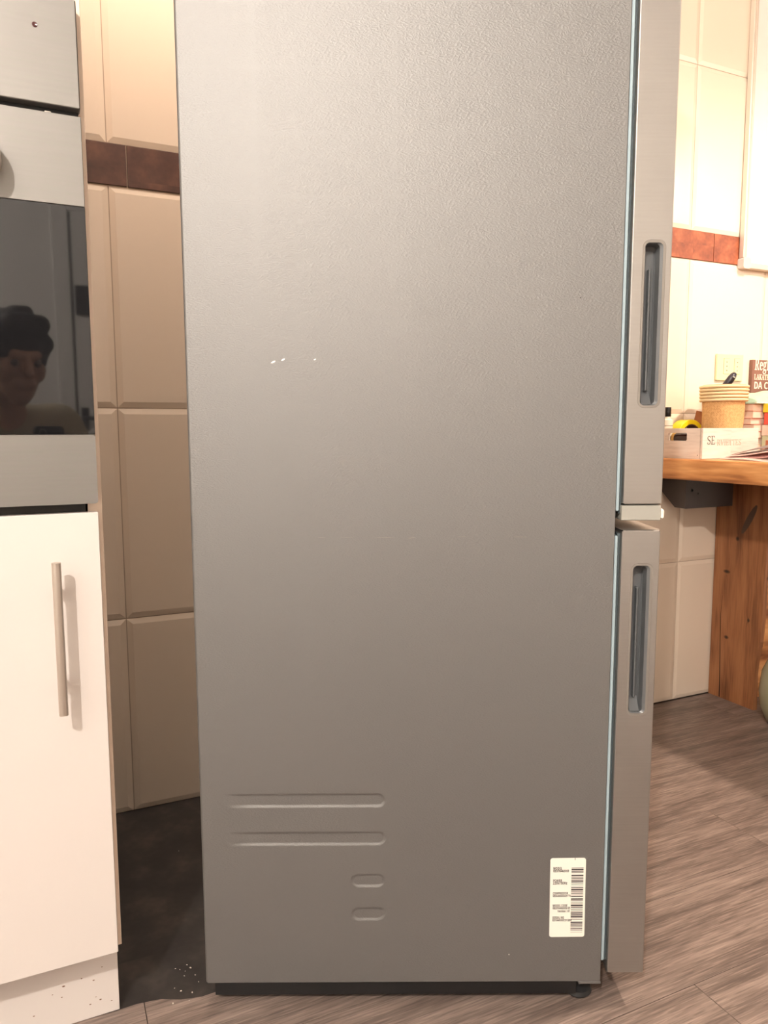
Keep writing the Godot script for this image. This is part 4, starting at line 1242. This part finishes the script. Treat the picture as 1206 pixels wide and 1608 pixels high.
func photographer(cam: Transform3D) -> void:
	var at := Vector3(-0.066, 0, 1.972)
	var o := thing("person", "person with short dark hair and light shirt crouching behind the camera, holding up a phone", "person", at, deg_to_rad(-24.65))
	var skin := mat(Color8(206, 158, 132), 0.55)
	var bones := []
	var B := func(a, b, ra, rb): bones.append([a, b, ra, rb])
	# trunk
	B.call(Vector3(0, 0.36, 0.30), Vector3(0, 0.52, 0.285), 0.135, 0.125)
	B.call(Vector3(-0.05, 0.66, 0.235), Vector3(0.05, 0.66, 0.235), 0.115, 0.115)
	B.call(Vector3(0, 0.52, 0.285), Vector3(0, 0.70, 0.22), 0.12, 0.12)
	B.call(Vector3(-0.10, 0.80, 0.16), Vector3(0.10, 0.80, 0.16), 0.098, 0.098)
	B.call(Vector3(-0.17, 0.865, 0.125), Vector3(0.17, 0.865, 0.125), 0.058, 0.058)
	B.call(Vector3(0, 0.87, 0.115), Vector3(0, 0.975, 0.05), 0.060, 0.053)
	for s in [-1.0, 1.0]:
		B.call(Vector3(0.095 * s, 0.34, 0.29), Vector3(0.19 * s, 0.50, -0.10), 0.095, 0.066)
		B.call(Vector3(0.19 * s, 0.50, -0.10), Vector3(0.175 * s, 0.30, 0.03), 0.062, 0.058)
		B.call(Vector3(0.175 * s, 0.30, 0.03), Vector3(0.16 * s, 0.095, 0.12), 0.058, 0.040)
		B.call(Vector3(0.16 * s, 0.055, 0.14), Vector3(0.175 * s, 0.035, -0.05), 0.042, 0.030)
	var hx := [-0.104, 0.012]
	for i in 2:
		var s := -1.0 if i == 0 else 1.0
		var wr := Vector3(hx[i] + 0.030 * s, 0.735, -0.215)
		B.call(Vector3(0.18 * s, 0.86, 0.12), Vector3(0.25 * s, 0.64, -0.03), 0.052, 0.042)
		B.call(Vector3(0.25 * s, 0.64, -0.03), wr, 0.041, 0.026)
	var st := begin()
	body_mesh(st, bones, 0.012, 0.035)
	# hands: palm, four unequal fingers round the back of the phone, thumb on its screen side
	for i in 2:
		var s := -1.0 if i == 0 else 1.0
		var hb := []
		var wr := Vector3(hx[i] + 0.030 * s, 0.735, -0.215)
		var pm := Vector3(hx[i] + 0.016 * s, 0.775, -0.262)
		hb.append([wr, pm, 0.025, 0.021])
		for k in 4:
			var y := 0.745 + 0.020 * k
			var l: float = [0.80, 0.95, 1.0, 0.92][k]
			var a := Vector3(hx[i] + 0.012 * s, lerpf(pm.y, y, 0.6), -0.268)
			var b := Vector3(hx[i] + 0.013 * s, y, -0.293)
			var c := Vector3(hx[i] - 0.008 * s, y + 0.002, -0.303)
			var e := Vector3(hx[i] - 0.008 * s - 0.020 * l * s, y + 0.004, -0.301)
			hb.append([a, b, 0.0098, 0.009])
			hb.append([b, c, 0.009, 0.0084])
			hb.append([c, e, 0.0084, 0.0072])
		hb.append([Vector3(hx[i] + 0.018 * s, 0.76, -0.245), Vector3(hx[i] + 0.006 * s, 0.785, -0.262), 0.0125, 0.0105])
		hb.append([Vector3(hx[i] + 0.006 * s, 0.785, -0.262), Vector3(hx[i] - 0.014 * s, 0.805, -0.266), 0.0105, 0.0085])
		body_mesh(st, hb, 0.0032, 0.006)
	# head: skull, jaw, nose, brow, ears, lips; tipped down a little towards the phone
	var hd := []
	hd.append([Vector3(0, 0.035, 0.012), Vector3(0, 0.035, 0.040), 0.080, 0.082])
	hd.append([Vector3(0, -0.02, -0.030), Vector3(0, -0.055, -0.040), 0.060, 0.048])
	hd.append([Vector3(0, -0.085, -0.055), Vector3(0, -0.088, -0.048), 0.030, 0.032])
	hd.append([Vector3(0, 0.018, -0.085), Vector3(0, -0.018, -0.104), 0.008, 0.013])
	hd.append([Vector3(-0.03, 0.028, -0.073), Vector3(0.03, 0.028, -0.073), 0.013, 0.013])
	hd.append([Vector3(-0.018, -0.052, -0.083), Vector3(0.018, -0.052, -0.083), 0.009, 0.009])
	for s in [-1.0, 1.0]:
		hd.append([Vector3(0.080 * s, 0.012, 0.018), Vector3(0.080 * s, -0.026, 0.012), 0.014, 0.009])
		hd.append([Vector3(0.042 * s, -0.015, -0.062), Vector3(0.045 * s, -0.03, -0.055), 0.02, 0.018])
	hd.append([Vector3(0, -0.05, 0.02), Vector3(0, -0.105, 0.04), 0.052, 0.052])
	var hxf := Transform3D(Basis(Vector3.RIGHT, deg_to_rad(-14)), Vector3(0, 1.052, 0.0))
	body_mesh(st, hd, 0.0036, 0.014, hxf)
	var body := part("body", st.commit(), skin, o)
	var hair := []
	hair.append([Vector3(0, 0.056, 0.004), Vector3(0, 0.046, 0.050), 0.086, 0.090])
	hair.append([Vector3(-0.035, 0.105, -0.050), Vector3(0.045, 0.108, -0.045), 0.030, 0.028])
	hair.append([Vector3(0.0, 0.128, 0.0), Vector3(0.03, 0.132, 0.01), 0.022, 0.020])
	hair.append([Vector3(0, 0.0, 0.06), Vector3(0, -0.045, 0.066), 0.078, 0.062])
	for s in [-1.0, 1.0]:
		hair.append([Vector3(0.066 * s, 0.055, -0.035), Vector3(0.074 * s, 0.02, 0.035), 0.026, 0.026])
		hair.append([Vector3(0.076 * s, 0.045, -0.015), Vector3(0.079 * s, -0.005, -0.008), 0.014, 0.009])
	var hs := begin()
	body_mesh(hs, hair, 0.005, 0.014, hxf)
	part("hair", hs.commit(), mat(Color8(26, 20, 18), 0.6), o)
	for s in [-1.0, 1.0]:
		var es := begin()
		add_lathe(es, [Vector2(0.0001, -0.011), Vector2(0.0078, -0.0078), Vector2(0.011, 0), Vector2(0.0078, 0.0078), Vector2(0.0001, 0.011)], 16)
		part("eye", es.commit(), mat(Color8(120, 110, 104), 0.3), o, hxf * Vector3(0.031 * s, 0.006, -0.079))
	# shirt and trousers follow the body
	var sh := []
	sh.append([Vector3(0, 0.44, 0.295), Vector3(0, 0.54, 0.283), 0.150, 0.142])
	sh.append([Vector3(-0.05, 0.66, 0.235), Vector3(0.05, 0.66, 0.235), 0.128, 0.128])
	sh.append([Vector3(-0.10, 0.80, 0.16), Vector3(0.10, 0.80, 0.16), 0.110, 0.110])
	sh.append([Vector3(-0.165, 0.865, 0.125), Vector3(0.165, 0.865, 0.125), 0.070, 0.070])
	for i in 2:
		var s := -1.0 if i == 0 else 1.0
		var wr := Vector3(hx[i] + 0.030 * s, 0.735, -0.215)
		var el := Vector3(0.25 * s, 0.64, -0.03)
		sh.append([Vector3(0.18 * s, 0.86, 0.12), el, 0.066, 0.056])
		sh.append([el, el.lerp(wr, 0.82), 0.055, 0.037])
	var ss := begin()
	body_mesh(ss, sh, 0.012, 0.04)
	part("shirt", ss.commit(), mat(Color8(188, 176, 150), 0.85), o)
	var tr := []
	tr.append([Vector3(0, 0.34, 0.30), Vector3(0, 0.42, 0.298), 0.150, 0.146])
	for s in [-1.0, 1.0]:
		tr.append([Vector3(0.095 * s, 0.34, 0.29), Vector3(0.19 * s, 0.50, -0.10), 0.108, 0.078])
		tr.append([Vector3(0.19 * s, 0.50, -0.10), Vector3(0.175 * s, 0.30, 0.03), 0.075, 0.070])
		tr.append([Vector3(0.175 * s, 0.30, 0.03), Vector3(0.163 * s, 0.125, 0.11), 0.070, 0.056])
	var ts := begin()
	body_mesh(ts, tr, 0.012, 0.03)
	part("trousers", ts.commit(), mat(Color8(44, 48, 60), 0.9), o)
	for s in [-1.0, 1.0]:
		var sb := begin()
		body_mesh(sb, [[Vector3(0.16 * s, 0.052, 0.145), Vector3(0.175 * s, 0.043, -0.055), 0.049, 0.040], [Vector3(0.16 * s, 0.085, 0.125), Vector3(0.16 * s, 0.06, 0.12), 0.046, 0.048]], 0.01, 0.02)
		part("shoe", sb.commit(), mat(Color8(60, 56, 54), 0.7), o)
	# the phone, its lens where the picture is taken from
	var ph := thing("smartphone", "dark smartphone held upright in both hands at the camera position", "phone")
	ph.transform = cam
	part("phone_body", prism(round_rect(-0.020, -0.138, 0.055, 0.016, 0.011), 0.004, 0.0122), mat(Color8(24, 28, 36), 0.3), ph)
	part("screen", prism(round_rect(-0.018, -0.136, 0.053, 0.014, 0.009), 0.0122, 0.0125), mat(Color8(12, 12, 14), 0.1), ph)
	part("lens_ring", lathe([Vector2(0.009, 0.0), Vector2(0.009, 0.0012), Vector2(0.0075, 0.0012), Vector2(0.0075, 0.0)], 28, Transform3D(Basis(Vector3.RIGHT, -PI / 2), Vector3.ZERO)), M.bar, ph, Vector3(0.0, 0.0, 0.004))

# ---------------------------------------------------------------- scene
func _ready() -> void:
	rng.seed = 4711
	var cam := Camera3D.new()
	cam.name = "camera"
	cam.fov = 69.55
	cam.near = 0.02
	cam.transform = Transform3D(Basis(Vector3.UP, deg_to_rad(-24.647)) * Basis(Vector3.RIGHT, deg_to_rad(-6.2313)) * Basis(Vector3.BACK, deg_to_rad(-0.1906)), Vector3(0, 0.85, 1.677))
	add_child(cam, true)
	cam.current = true
	var we := WorldEnvironment.new()
	we.name = "world_environment"
	var env := Environment.new()
	env.background_mode = Environment.BG_COLOR
	env.background_color = Color(0.01, 0.01, 0.012)
	env.tonemap_mode = Environment.TONE_MAPPER_LINEAR
	env.tonemap_exposure = 0.735
	env.sdfgi_enabled = true
	env.ssao_enabled = true
	env.ssil_enabled = true
	we.environment = env
	add_child(we, true)
	make_materials()
	ceiling_spot(Vector3(-1.0, 2.46, 2.55), Color(1.0, 0.965, 0.925), 8.6, 0.045, 0.035, "recessed ceiling spot over the camera side of the kitchen, left of the person")
	ceiling_spot(Vector3(1.94, 2.46, 1.22), Color(1.0, 0.91, 0.83), 7.0, 0.06, 0.05, "recessed ceiling spot above the wooden counter", 72.0)
	ceiling_spot(Vector3(3.7, 2.46, 2.3), Color(1.0, 0.93, 0.86), 2.0, 0.12, 0.12, "wide ceiling light at the far right side of the kitchen")
	ceiling_spot(Vector3(0.285, 2.46, 0.36), Color(1.0, 0.93, 0.87), 1.35, 0.045, 0.06, "added fill spot above the gap between cabinet and refrigerator")  # unseen fill lamp, added to brighten the wall in the gap
	room()
	fridge()
	cabinet()
	breakfast_bar()
	crate_and_contents()
	wall_things()
	counter_clutter()
	photographer(cam.transform)
